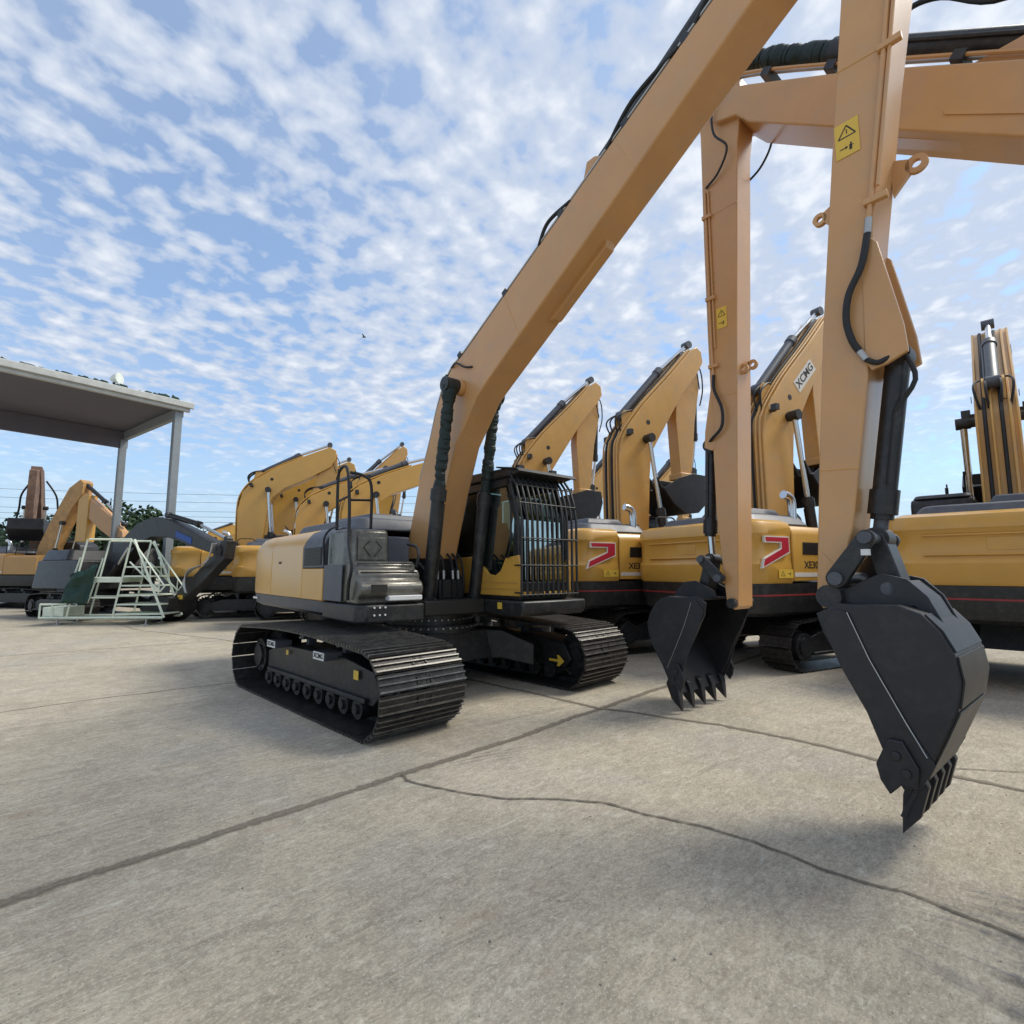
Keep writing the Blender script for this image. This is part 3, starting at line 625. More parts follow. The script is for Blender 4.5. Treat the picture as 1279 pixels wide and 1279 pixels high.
linkage(e2,dt=7.4-6.42,dz=-.10,armp=(6.28,1.90),bp=(6.62,1.75),top=(6.52,2.15))
mb=MB(); pin(mb,7.13,1.47,.065,-.26,.26,18); mb.build('bucket_pin',BLACK,e2)
# ------------------------------------------------------------------ ROW EXCAVATORS
HB=[(-.9,2.3),(-.92,4.95),(-.78,5.5),(-.55,5.85),(.0,6.5),(1.0,7.5),(1.85,8.4),(2.08,8.55),(2.28,8.42)]
HU=[(2.32,8.1),(2.1,7.75),(1.42,6.95),(.85,6.1),(.42,5.45),(.2,5.1),(.12,4.4),(.0,2.3)]
def zs(pts,s,ts=1): return [(-.45+(p[0]+.45)*ts,2.3+(p[1]-2.3)*s) for p in pts]
LB=[(-.9,2.3),(-.95,4.0),(-.80,4.6),(-.35,5.05),(.5,5.5),(1.6,5.95),(2.7,6.35),(3.0,6.25)]
LU=[(3.02,6.0),(2.8,5.65),(1.9,5.2),(.9,4.8),(.4,4.45),(.2,4.0),(.0,2.3)]
def row_body(root,rear=-3.1,hw=1.6,paint=BODY,red=True,detail=True,chevs=True):
    shell(root,'counterweight',paint,rounded(rear,-1.98,hw,.42,.03),[(1.66,.03),(1.72,0),(2.02,-.02),(2.10,.03),(2.50,.03),(2.58,-.015),(2.70,.0),(2.80,.06),(2.86,.22)],.012)
    shell(root,'lower_skirt',BLACK,rounded(rear+.03,1.6,hw-.02,.42,.05),[(1.05,.18),(1.12,.06),(1.42,.0),(1.655,.0)],.01)
    if red: shell(root,'skirt_stripe',REDL,rounded(rear+.024,1.4,hw-.014,.42,.05),[(1.43,.0),(1.46,.0)],0)
    for sd in(-1,1):
        y=sd*hw
        pr=[(y,1.70),(y,2.58),(y-sd*.02,2.66),(y-sd*.10,2.74),(y-sd*.3,2.78),(y-sd*.95,2.78),(y-sd*.95,1.70)]
        b=MB(); b.rings([[(t,p[0],p[1]) for p in pr] for t in(-1.965,-.62)]); dr=b.build('side_door',paint,root,bevel=.015)
        pr2=[(p[0],p[1] if p[1]<2.6 else p[1]-.1) for p in pr]
        b=MB(); b.rings([[(t,p[0],p[1]) for p in pr2] for t in(-.60,1.5 if sd<0 else -.2)]); b.build('storage_box',paint,root,bevel=.02)
        M=face(-1.36,y+sd*.001,2.32,'-y' if sd<0 else '+y'); k=-sd
        v=flat([(-.32,-.12),(.34,-.12),(.25,.12),(-.30,.12)] if sd<0 else [(-.34,-.12),(.32,-.12),(.30,.12),(-.25,.12)],.006).build('vent',INK,dr,M=M)
        b=MB()
        for i in range(6): b.box((-.28,-.10+i*.036,.006),(.26,-.088+i*.036,.012))
        b.build('louvre',BLACK,v,M=M)
        b=MB(); b.box((-1.95,y+sd*.001,1.78),(-.66,y+sd*.008,1.86)); b.build('door_strip',PALE,dr)
        # chevron on counterweight side
        M=face(-2.42,y+sd*.022,2.27,'-y' if sd<0 else '+y')
        chev=[(-.36,.24),(.30,.24),(.30,-.02),(-.44,-.30),(-.40,-.17),(.10,.03),(.10,.16),(-.34,.16)]
        out_=[(-.38,.262),(.322,.262),(.322,-.04),(-.48,-.335),(-.41,-.15),(.08,.045),(.08,.138),(-.38,.138)]
        if sd>0: chev=[(-p[0],p[1]) for p in chev][::-1]; out_=[(-p[0],p[1]) for p in out_][::-1]
        M0=M@Matrix.Translation((0,0,-.048))
        if chevs: flat(out_,.05).build('chevron_outline',PALE,root,M=M0,smooth=False); flat(chev,.054).build('chevron',RED,root,M=M0,smooth=False)
        if detail:
            warning(root,-2.24,y+sd*.022,1.84,'-y' if sd<0 else '+y',.42,.16)
    # rear face recess lines
    b=MB(); b.box((rear-.006,-hw+.55,2.14),(rear+.06,hw-.55,2.17)); b.box((rear-.006,-hw+.55,2.46),(rear+.06,hw-.55,2.49)); b.build('rear_ridge',paint,root,bevel=.01)
    b=MB(); b.box((rear+.024,-.25,2.22),(rear+.035,.25,2.42)); b.build('rear_panel',paint,root,bevel=.004)
    # hood
    b=MB(); b.slab(rounded(-2.75,-.75,1.25,.3,.2),2.80,3.02,.2); hd=b.build('engine_hood',GREY,root,bevel=.04)
    b=MB(); b.slab([(-2.4,-.95),(-1.3,-.95),(-1.3,.2),(-2.4,.2)],3.02,3.16,.12); b.build('hood_bulge',GREY,hd,bevel=.03)
    b=MB()
    for i in range(8): b.box((-1.22+i*.06,-.9,3.02),(-1.19+i*.06,.9,3.05))
    b.build('hood_louvre',GREY,hd)
    b=MB(); b.tube(smooth([(-1.1,-1.05,2.95),(-1.1,-1.05,3.3),(-1.18,-1.05,3.42),(-1.35,-1.05,3.46)],5),.085,14); b.build('exhaust_pipe',CHROME,root)
    b=MB()
    for (t,y) in((-.7,-1.45),(.6,-1.45)): b.tube(smooth([(t,y,2.7),(t,y,3.15),(t+.3,y,3.2),(t+.6,y,3.15),(t+.6,y,2.7)],4),.02,6)
    b.build('handrail',RUBBER,root)
    b=MB(); b.box((-1.2,-.75,2.0),(1.2,.4,2.3)); b.box((-.4,-1.45,1.75),(1.4,-.5,2.55)); b.build('swing_deck',BLACK,root,bevel=.02)
    # cab
    c=MB(); y0,y1=.42,1.52
    c.prism([(-.1,1.70),(-.1,3.30),(0.0,3.42),(1.3,3.42),(1.55,3.25),(1.72,2.5),(1.75,1.70)],y0+.02,y1-.02)
    cb=c.build('cab',BLACK,root,bevel=.05)
    for y,sg in((y0+.012,-1),(y1-.012,1)):
        b=MB(); b.prism([(.05,2.35),(.05,3.25),(1.25,3.25),(1.42,3.15),(1.6,2.35)],y,y+sg*.004); b.build('side_window',mat_glass_dark,cb)
    b=MB(); b.box((-.106,y0+.12,2.5),(-.102,y1-.12,3.22)); b.build('rear_window',mat_glass_dark,cb)
    b=MB(); b.slab(rounded(-.05,1.3,.5,.15,.15),3.42,3.50,.06); 
    bb=b.build('cab_roof',GREY,cb,bevel=.02,M=Matrix.Translation((0,.97,0)))
    b=MB(); b.tube([(.4,.9,3.5),(.4,.9,3.75)],.015,6); b.tube([(.3,.9,3.5),(.3,.9,3.66)],.03,8); b.build('antenna',BLACK,cb)
def row_front(root,UPP,LOW,tip,armlen,m=ARM,bw=.36):
    bm2=boxbeam(root,'boom',UPP,LOW,bw,m,.02)
    # pins
    b=MB()
    k=UPP[3] ; kk=LOW[-4]
    c=((UPP[2][0]+kk[0])/2+.18,(UPP[2][1]+kk[1])/2)
    pin(b,c[0],c[1],.10,-.62,.62); b.build('cylinder_pin',BLACK,bm2)
    for s_ in(-1,1):
        foot=Vector((.55,s_*.52,2.1)); top=Vector((c[0],s_*.52,c[1])); mid=foot+(top-foot)*.42
        cylinder(root,'boom_cylinder',foot,mid,top,.11,.06)
    # arm cylinder on top of boom
    i=len(UPP)//2
    P=[Vector(p) for p in UPP]; a=P[3]; e=P[-2]; d=(e-a).normalized(); n=Vector((-d.y,d.x))
    A_=a+n*.22+d*.25; B_=a+(e-a)*.62+n*.26; C_=e+n*.14+d*.1
    cylinder(root,'arm_cylinder',(A_.x,0,A_.y),(B_.x,0,B_.y),(C_.x,0,C_.y),.105,.055,mb_=GREY)
    b=MB()
    for yy in(-.17,.13): b.prism([tuple(a-d*.1),tuple(A_+n*.08-d*.06),tuple(A_+n*.08+d*.08),tuple(a+d*.55)],yy,yy+.04)
    b.build('cylinder_bracket',m,bm2)
    # hoses along the back of boom
    for yy,r_,mm in((-.30,.024,m),(-.20,.026,m),(-.08,.032,RUBBER),(.06,.024,m),(.16,.032,RUBBER),(.28,.024,m)):
        b=MB(); b.tube(smooth(along(UPP[:-2],yy,.04),4),r_,6); b.build('boom_pipe',mm,bm2)
    b=MB()
    for yy in(-.2,-.08,.08,.2): b.tube(smooth([(a.x-.15,yy,a.y-.3),(a.x-.28,yy*1.4,a.y+.1),(a.x-.05,yy*1.3,a.y+.35),(A_.x+.3,yy*.6,A_.y+.15)],5),.022,6)
    b.build('boom_hose',RUBBER,bm2)
    b=MB(); kx=c[0]-.1; 
    for s_ in(-1,1): b.cyl((c[0]+.12,s_*.355,c[1]+.5),(c[0]+.12,s_*.365,c[1]+.5),.07,14)
    b.build('access_hole',INK,bm2)
    # work lamps
    for s_ in(-1,1):
        b=MB(); b.box((a.x-.1,s_*(bw-.01),a.y-.35),(a.x-.02,s_*(bw+.11),a.y-.28)); b.box((a.x-.16,s_*(bw+.07),a.y-.34),(a.x-.04,s_*(bw+.21),a.y-.20))
        b.build('work_lamp',BLACK,bm2)
    # arm
    T=Vector(tip); L=armlen
    O_=[(T.x+.22,T.y-.05),(T.x+.24,T.y-.9),(T.x+.02,T.y-1.9),(T.x-.18,T.y-L)]
    I_=[(T.x-.62,T.y-L),(T.x-.72,T.y-1.9),(T.x-.68,T.y-1.25),(T.x-.42,T.y-.75),(T.x-.15,T.y-.2),(T.x-.1,T.y+.12),(T.x+.1,T.y+.18)]
    ar=boxbeam(root,'arm',O_,I_,.19,m,.015)
    cylinder(root,'bucket_cylinder',(T.x+.24,0,T.y-.75),(T.x+.18,0,T.y-L*.66),(T.x-.02,0,T.y-L-.02),.08,.045)
    b=MB(); b.tube(smooth([(T.x+.0,-.2,T.y),(T.x+.28,-.24,T.y-.3),(T.x+.34,-.24,T.y-.9),(T.x+.22,-.22,T.y-1.4)],5),.02,6); b.tube(smooth([(T.x-.3,-.31,T.y-.3),(T.x-.05,-.33,T.y-.1),(T.x+.05,-.33,T.y-.5),(T.x+.2,-.25,T.y-.9)],5),.018,6); b.build('arm_hose',RUBBER,ar)
    b=MB(); b.box((T.x-.66,-.24,T.y-L-.08),(T.x-.16,.24,T.y-L+.1)); b.build('arm_tip',m,ar,bevel=.02)
    # curled bucket, tucked under arm tip opening upward
    S=Vector((T.x-.4,T.y-L-.05))
    prof=[(.35,.02),(.42,-.35),(.30,-.75),(-.05,-1.05),(-.5,-1.1),(-.95,-.85),(-1.30,-.45)]
    inn=[(p[0]*.94-.01,p[1]*.94+.02) for p in prof]
    q=lambda ps:[(S.x+p[0],S.y+p[1]) for p in ps]
    b=MB(); b.prism(q(prof)+q(inn)[::-1],-.62,.62); bk=b.build('bucket',BUCKET,root,bevel=.006)
    sp=q(prof+[(-.75,-.12),(-.2,.05)])
    for s_ in(-1,1):
        b=MB(); b.prism(sp,s_*.62,s_*.65); b.build('side_plate',BUCKET,bk,bevel=.005)
    for i in range(5):
        y=-.56+.28*i; b=MB(); b.prism(q([(-1.24,-.5),(-1.36,-.42),(-1.50,-.14),(-1.30,-.36),(-1.18,-.44)]),y-.05,y+.05); b.build('tooth',BUCKET,bk)
    b=MB(); b.prism(q([(.1,.0),(.30,.35),(.42,.3),(.38,-.2)]),-.2,-.14); b.prism(q([(.1,.0),(.30,.35),(.42,.3),(.38,-.2)]),.14,.2); b.build('bucket_link',BLACK,root)
    return bm2
mat_glass_dark=mat('dark_glass',(.02,.025,.028),.08,var=.05)
def row_ex(label,loc,hd,UPP,LOW,tip,armlen,model=None,lettering=False,m=ROWP,paint=BODY,detail=True,group=G_EX,chevs=True,bw=.36):
    r=empty('excavator',label,'excavator',loc,hd,group)
    undercarriage(r,.95,1.60,ax=1.75,R_=.46,zc=.47,hi=False,nshoe=46,steps=False)
    row_body(r,paint=paint,detail=detail,chevs=chevs,red=chevs); b=row_front(r,UPP,LOW,tip,armlen,m,bw)
    if lettering:
        a=Vector(UPP[4]);e=Vector(UPP[-3]); ang=math.atan2(e.y-a.y,e.x-a.x)
        c=(Vector((.75,6.62)))
        M=Matrix.Translation((c.x,-.364,c.y))@Matrix.Rotation(-ang,4,'Y')@face(0,0,0,'-y')
        p=flat([(-.5,-.16),(.5,-.16),(.5,.16),(-.5,.16)],.003).build('boom_plate',PALE,b,M=M,smooth=False)
        text('XCMG','boom_lettering',INK,p,.26,M@Matrix.Translation((0,0,.004)),xs=1.2)
    if model: text(model,'model_lettering',INK,r,.19,face(-1.30,-1.602,2.0,'-y'),xs=1.05)
    return r
RB=row_ex('parked excavator with a red chevron and pale boom plate, behind the mid yard bucket',(6.3,12.2,0),28,HB,HU,(2.05,8.2),3.6,model=None,lettering=True)
def strip_copy(src,label,loc,hd,drop=('boom_plate','boom_lettering')):
    c=copy_tree(src); c['label']=label; c.location=loc; c.rotation_euler=(0,0,R(hd))
    def kill(o):
        for ch in list(o.children):
            kill(ch)
        if o.name.split('.')[0] in drop: bpy.data.objects.remove(o)
    kill(c); return c
RA=strip_copy(RB,'parked excavator with a red chevron just right of the barred cab, its boom raised high',(3.5,14.3,0),27)
RZ=strip_copy(RB,'parked excavator rising directly behind the barred cab with its boom folded down',(.95,17.3,0),25)
text('XE380DK','model_lettering',INK,RA,.19,face(-1.30,-1.602,2.0,'-y'),xs=1.05)
text('XE305D','model_lettering',INK,RB,.19,face(-1.30,-1.602,2.0,'-y'),xs=1.05)
RC=row_ex('parked excavator seen from straight behind at the right edge, broad yellow counterweight',(9.78,10.22,0),46,zs(HB,.83),zs(HU,.83),(2.05,7.15),3.0,bw=.30)
RL3=row_ex('parked excavator left behind the foreground counterweight, its yellow side seen under the black boom',(-11.1,23.0,0),20,zs(LB,1.3),zs(LU,1.3),(2.85,7.3),3.2,model='XE215',detail=False,chevs=False,m=BODY)
RL4=strip_copy(RL3,'parked excavator half hidden, its lower boom between two others behind the counterweight',(-11.2,26.2,0),20)
RL1=row_ex('parked excavator whose slanting boom meets the left edge of the foreground boom',(-5.5,19.6,0),24,LB,LU,(2.85,6.1),2.4,detail=False,chevs=False,m=BODY)
RL2=strip_copy(RZ,'distant excavator whose boom tip peeks up over the foreground handrail',(-7.9,27.0,0),22)
RL8=strip_copy(RL1,'parked excavator boom rising between the handrail posts of the foreground machine',(-8.3,22.3,0),22)
RL9=strip_copy(RL1,'far excavator with a small boom just left of the row behind the counterweight',(-15.4,33.0,0),16)
RL6=strip_copy(RL1,'tiny far excavator boom showing over the black boom tip',(-26.5,46.0,0),30)
RL7=strip_copy(RL1,'far excavator with orange boom over the left end of the row',(-31.0,55.0,0),20)
RZ2=strip_copy(RZ,'far excavator boom seen in the gap between the two row booms',(4.0,26.0,0),20)
RZ3=strip_copy(RZ,'far excavator boom seen under the arm of the second row boom',(7.6,27.0,0),22)
RZ4=strip_copy(RL1,'far excavator boom low behind the mid yard arm',(12.5,29.0,0),24)
# ------------------------------------------------------------------ LEFT CLUSTER
bk=empty('excavator','black excavator with arched black boom and blue label beside the pale green stair platform','excavator',(-17.5,22.3,0),-27)
undercarriage(bk,.95,1.6,ax=1.75,R_=.46,zc=.47,hi=False,nshoe=46,steps=False)
mb=MB(); mb.slab(rounded(-2.4,1.4,1.5,.4,.1),1.15,2.3,.15); mb.slab(rounded(-2.2,.2,1.3,.3,.2),2.3,2.75,.2); mb.build('house',BLACK,bk,bevel=.04)
mb=MB(); mb.prism([(-.1,1.7),(-.1,3.1),(1.2,3.1),(1.6,2.4),(1.6,1.7)],.4,1.4); mb.build('cab',BLACK,bk,bevel=.04)
kb=boxbeam(bk,'boom',[(.3,1.9),(1.5,2.9),(2.9,3.75),(4.0,3.98),(5.0,3.85),(6.5,3.35),(8.2,2.72),(8.3,2.6)],[(8.25,2.4),(6.7,2.75),(5.1,3.15),(4.0,3.2),(3.2,3.0),(2.1,2.2),(1.0,1.4)],.26,BLACK,.02)
mb=MB(); mb.prism([(5.6,3.15),(6.6,2.86),(6.6,3.08),(5.6,3.38)],-.275,-.262); mb.build('boom_label',BLUE,kb)
boxbeam(bk,'arm',[(8.5,2.95),(8.4,2.3),(7.3,1.5),(5.7,.55)],[(5.5,.85),(6.8,1.75),(8.0,2.6),(8.2,2.95)],.2,BLACK,.02)
cylinder(bk,'arm_cylinder',(4.6,0,4.05),(6.6,0,3.6),(8.3,0,3.0),.1,.06)
for s_ in(-1,1): cylinder(bk,'boom_cylinder',(1.2,s_*.45,1.35),(2.2,s_*.45,2.1),(3.0,s_*.45,2.9),.1,.055)
mb=MB(); mb.prism([(6.0,.9),(5.8,.35),(5.2,.02),(4.5,.07),(4.1,.5),(4.7,.75),(5.4,1.0)],-.55,.55); mb.build('bucket',BUCKET,bk,bevel=.02)
mb=MB()
for i in range(4):
    y=-.3-.05*i; mb.tube(smooth([(8.1,y,2.85),(7.6+.1*i,y-.05,2.2),(6.8,y,1.9),(6.3+.12*i,y,1.5),(6.5+.1*i,y,1.1)],6),.022,6)
mb.build('hose',STEEL,kb)
mb=MB(); mb.box((5.9,-.22,.85),(6.2,-.202,1.0)); mb.build('arm_sticker',STICK,kb)
# orange machine with folded boom
og=empty('excavator','weathered orange excavator with peaked boom and arm folded down to the right, under the canopy','excavator',(-25.1,28.2,0),-12)
undercarriage(og,.95,1.6,ax=1.75,R_=.46,zc=.47,hi=False,nshoe=46,steps=False)
row_body(og,paint=BODY2,red=False,detail=False)
ob=boxbeam(og,'boom',[(-.6,2.0),(-.3,3.2),(.4,4.6),(1.4,6.3),(2.1,6.75),(2.3,6.6)],[(2.3,5.9),(1.7,5.2),(1.2,4.2),(.7,3.2),(.5,2.0)],.28,RUST,.02)
boxbeam(og,'arm',[(2.0,6.0),(2.4,6.0),(3.9,4.9),(5.0,3.9),(5.1,3.5)],[(4.6,3.4),(3.6,4.0),(2.4,4.9),(2.0,5.2)],.2,ARM,.02)
mb=MB(); mb.box((2.05,-.25,3.4),(2.75,.25,5.9)); mb.build('arm_section',BODY,og,bevel=.03)
cylinder(og,'arm_cylinder',(2.2,0,6.5),(3.6,0,5.5),(4.9,0,4.3),.1,.05)
for s_ in(-1,1): cylinder(og,'boom_cylinder',(.7,s_*.45,1.6),(1.1,s_*.45,3.0),(1.4,s_*.45,4.4),.1,.055)
mb=MB(); mb.prism([(4.6,3.5),(5.2,3.6),(5.5,3.1),(5.2,2.6),(4.6,2.6),(4.3,3.0)],-.5,.5); mb.build('bucket',BUCKET,og,bevel=.02)
# dark machine at far left
dk=empty('excavator','dark dusty excavator at the far left with upright boom and cream counterweight corner','excavator',(-27.6,30.4,0),-60)
undercarriage(dk,.95,1.7,ax=1.9,R_=.46,zc=.47,hi=False,nshoe=46,steps=False)
mb=MB(); mb.slab(rounded(-2.8,1.5,1.5,.4,.1),1.2,2.3,.12); mb.slab([(-2.2,-1.2),(.2,-1.2),(.2,1.2),(-2.2,1.2)],2.3,2.8,.2); mb.build('house',BLACK,dk,bevel=.04)
mb=MB(); mb.slab(rounded(-3.0,-2.3,1.52,.4,.03),1.5,2.5,.1); mb.build('counterweight',STEP,dk,bevel=.03)
mb=MB(); mb.prism([(-.1,1.7),(-.1,3.2),(1.2,3.2),(1.6,2.4),(1.6,1.7)],.4,1.4); mb.build('cab',BLACK,dk,bevel=.04)
boxbeam(dk,'boom',[(-.4,2.0),(-.2,3.8),(.6,5.6),(1.5,7.5),(2.0,7.7)],[(2.1,7.3),(1.7,6.2),(1.1,4.6),(.7,2.0)],.24,DKRUST,.02)
boxbeam(dk,'arm',[(1.7,7.6),(2.5,7.4),(2.6,5.6),(2.4,4.4)],[(1.9,4.4),(1.8,5.6)],.18,DKRUST,.02)
mb=MB(); mb.prism([(1.6,4.6),(2.9,4.7),(3.0,4.1),(2.4,3.5),(1.4,3.8)],-.75,.75); mb.build('bucket',BUCKET,dk,bevel=.03)
for s_ in(-1,1):
    cylinder(dk,'boom_cylinder',(.9,s_*.45,1.6),(1.3,s_*.45,3.4),(1.5,s_*.45,5.4),.1,.055)
    mb=MB(); mb.tube(smooth([(1.2,s_*.3,7.0),(1.0,s_*.75,6.2),(.8,s_*.85,5.4),(.6,s_*1.0,4.4),(.5,s_*.9,3.6)],5),.05,7); mb.build('hose',RUBBER,dk)
# stair platform
pf=empty('stair_platform','pale green steel stair platform on screw feet with handrails, standing before the black excavator','platform',(-14.3,18.5,0),3)
def bar(mb,a,b,w=.035): mb.tube([a,b],w,4)
mb=MB(); W=1.1
for y in(0,W):
    bar(mb,(-2.15,y,.25),(2.0,y,.25),.05)
    bar(mb,(-2.15,y,.25),(-2.15,y,.72)); bar(mb,(-2.15,y,.72),(-1.35,y,.72)); bar(mb,(-1.75,y,.25),(-1.75,y,.72),.03)
    bar(mb,(-1.25,y,.25),(-.75,y,3.0)); bar(mb,(.30,y,.25),(.75,y,3.0)); bar(mb,(-.7,y,3.0),(.75,y,3.0))
    bar(mb,(-1.35,y,.72),(-.95,y,2.35),.03); bar(mb,(.85,y,3.0),(2.05,y,.25),.045)
    bar(mb,(-1.1,y,.95),(.42,y,.95),.03)
pfm=mb.build('frame',PLATF,pf)
mb=MB(); mb.box((-.95,0,1.48),(.5,W,1.66)); mb.build('deck',PLATF,pf,bevel=.01); mb=MB(); mb.box((-2.1,0.06,.3),(-1.4,W-.06,.62)); mb.build('counterweight_box',PLATF,pf,bevel=.01)
for i in range(6):
    z=.35+.33*i; f=(z-.25)/2.75; t0=.30+.45*f; t1=2.05-1.2*f
    mb=MB(); mb.box((t0,.02,z),(t1,W-.02,z+.05)); mb.build('stair_tread',PLATF,pf)
for y in(0,W):
    mb=MB(); bar(mb,(.8,y,2.95),(2.0,y,1.35),.03); bar(mb,(.75,y,2.2),(1.85,y,1.15),.03); bar(mb,(1.85,y,1.15),(2.0,y,1.35),.03)
    for k in range(3): f=.25+.3*k; bar(mb,(.8+1.2*f,y,2.95-1.6*f),(.95+1.0*f,y,2.1-1.2*f),.025)
    mb.build('handrail',PLATF,pf)
for t in(-1.6,1.4):
    for y in(.1,W-.1):
        mb=MB(); mb.cyl((t,y,0),(t,y,.03),.16,12); mb.cyl((t,y,.03),(t,y,.25),.035,8); mb.build('screw_foot',STEEL,pf)
tp=MB()
g=[]
nx,nz=12,10
for i in range(nx+1):
    for j in range(nz+1):
        u=i/nx; v=j/nz; g.append((-1.15+.9*u-.25*(1-v),-.12+.18*noise.noise(Vector((u*4,v*3,1))),.75+1.35*v+.1*noise.noise(Vector((u*3,v*2,5)))-(.35*(1-u)*(v))))
tp.add(g,[(i*(nz+1)+j,(i+1)*(nz+1)+j,(i+1)*(nz+1)+j+1,i*(nz+1)+j+1) for i in range(nx) for j in range(nz)])
o=tp.build('tarpaulin',GREENT,None,M=Matrix.Translation((-14.3,18.5,0))@Matrix.Rotation(R(3),4,'Z'))
so=o.modifiers.new('thick','SOLIDIFY'); so.thickness=.01
tag(o,'dark green tarpaulin draped on the left of the stair platform','tarpaulin')
# dark engine block and a grey cabinet under the canopy
cabn=empty('electrical_cabinet','dark grey metal cabinet standing just left of the stair platform','cabinet',(-20.4,25.2,0),10)
mb=MB(); mb.box((-.9,-.6,.1),(1.1,.6,2.5)); mb.build('housing',GREY,cabn,bevel=.03)
for k in(-1,1):
    mb=MB(); mb.box((.1+k*.5-.46,-.62,.2),(.1+k*.5+.46,-.602,2.4)); d_=mb.build('door',GREY,cabn,bevel=.008)
    mb=MB(); mb.box((.1+k*.1-.02,-.65,1.2),(.1+k*.1+.02,-.62,1.45)); mb.build('handle',STEEL,d_)
# ------------------------------------------------------------------ CANOPY
cn=empty('canopy','large flat canopy with pale fascia and grey columns at the left','canopy',(-14.9,23.0,0),0)
P1=Vector((0,0)); e1=Vector((-.60,-.80)).normalized(); e2_=Vector((-.80,.60)).normalized()
# corner P1 front-right; front edge runs along e1 to the left/near, side edge along e2_
def Q(a,b): v=P1+e1*a+e2_*b; return (v.x,v.y)
def cslab(mb,a0,a1,b0,b1,z0,z1):
    ps=[Q(a0,b0),Q(a1,b0),Q(a1,b1),Q(a0,b1)]; mb.slab(ps,z0,z1)
LA,LBb=16,7.2
mb=MB(); cslab(mb,.1,LA,.1,LBb-.1,9.25,9.33); mb.build('ceiling',UNDER,cn)
mb=MB(); cslab(mb,0,LA,0,LBb,9.335,9.50); mb.build('roof',FASC,cn,bevel=.02)
mb=MB(); cslab(mb,-.18,LA,-.18,.0,9.05,9.30); mb.build('fascia',FASC,cn,bevel=.02)
mb=MB(); cslab(mb,-.30,LA,-.30,-.185,9.20,9.48); mb.build('gutter',FASC,cn,bevel=.03)
mb=MB(); cslab(mb,-.0,.22,.02,LBb,8.80,9.24); mb.build('edge_beam',COLM,cn,bevel=.02)
mb=MB(); cslab(mb,0,LA,LBb-.2,LBb+.02,8.35,9.24); mb.build('back_beam',UNDER,cn,bevel=.02)
for (a,b) in((.2,.15),(.2,LBb-.1),(12,.15),(12,LBb-.1)):
    mb=MB(); cslab(mb,a-.13,a+.13,b-.13,b+.13,0,9.04 if b<1 else 8.8)
    for s_ in(-1,1): cslab(mb,a-.15,a+.15,b+s_*.13-.02,b+s_*.13+.02,0,9.0 if b<1 else 8.79)
    mb.build('column',COLM,cn,bevel=.01)
mb=MB(); v=Q(.0,.25); mb.box((v[0]-.1,v[1]-.3,6.0),(v[0]+.05,v[1]-.1,6.2)); mb.build('column_lamp',GREY,cn)
v=Q(2.6,.3)
fl=empty('flood_light','small round floodlight standing on the canopy roof edge','lamp',(-14.9+v[0],23.0+v[1],9.50))
mb=MB(); mb.tube([(0,0,0),(0,0,.30)],.05,8); mb.build('bracket',BLACK,fl)
mb=MB(); mb.tube([(-.14,0,.38),(.0,0,.40),(.22,0,.42)],[.08,.17,.24],16); hd_=mb.build('lamp_head',LAMPG,fl)
# shredded netting along the roof edge
mb=MB()
for i in range(120):
    a=random.uniform(0,LA); q_=Q(a,-.1+random.uniform(-.15,.2)); h=random.uniform(.02,.10)*(1+1.2*(a<1.2)); l=random.uniform(.1,.4)
    d_=e1*l; zz=9.50
    mb.add([(q_[0],q_[1],zz-.02),(q_[0]+d_.x,q_[1]+d_.y,zz-.02),(q_[0]+d_.x*.7,q_[1]+d_.y*.7,zz+h),(q_[0]+d_.x*.2,q_[1]+d_.y*.2,zz+h*.8)],[(0,1,2,3)])
o=mb.build('torn_netting',GREENT,cn,smooth=False)
# ------------------------------------------------------------------ TREES
def tree(label,loc,h,w,seed,leaf=LEAF,n=2600,group='trees behind the yard'):
    rnd=random.Random(seed); t=empty('tree',label,'tree',loc,rnd.uniform(0,360),group)
    mb=MB(); mb.tube([(0,0,0),(.05*h*.2,0,h*.3),(.0,.1,h*.7)],[.035*h,.025*h,.01*h],8)
    cl=[]
    for i in range(16):
        a=rnd.uniform(0,6.28); rr=w*.5*math.sqrt(rnd.random())*.85; z=h*(.38+.5*rnd.random()); 
        k=1-abs((z/h)-.6)*1.2; c=Vector((rr*math.cos(a)*k,rr*math.sin(a)*k,z)); cl.append((c,w*rnd.uniform(.13,.25)))
        mb.tube([(0,0,h*.3),tuple(c*.5+Vector((0,0,h*.22))),tuple(c)],[.012*h,.008*h,.003*h],5)
    mb.build('trunk',BARK,t)
    cm=MB(); vs=[];fs=[]
    for i in range(n):
        c,r=rnd.choice(cl); d=Vector((rnd.gauss(0,1),rnd.gauss(0,1),rnd.gauss(0,.8))).normalized()*r*(rnd.random()**.45)*1.1; p=c+d
        s=w*rnd.uniform(.018,.042); u=Vector((rnd.gauss(0,1),rnd.gauss(0,1),rnd.gauss(0,.6))).normalized(); v_=u.cross(Vector((rnd.gauss(0,1),rnd.gauss(0,1),rnd.gauss(0,1)))).normalized()
        b=len(vs); vs+=[p-u*s,p+v_*s*.6,p+u*s,p-v_*s*.6]; fs.append((b,b+1,b+2,b+3))
    me=bpy.data.meshes.new('crown'); me.from_pydata([tuple(v) for v in vs],[],fs); me.materials.append(leaf)
    o=bpy.data.objects.new('crown',me); COL.objects.link(o); o.parent=t
    return t
tree('round green tree showing between the two canopy columns',(-45.5,60,0),10.6,11,1,LEAF,5200)
tree('smaller dark tree left of the orange boom under the canopy',(-38.3,44,0),5.8,6.0,2,LEAF2,2600)
tree('dark tree at the very left edge behind the dusty excavator',(-47.5,49,0),6.8,8,3,LEAF2,3500)
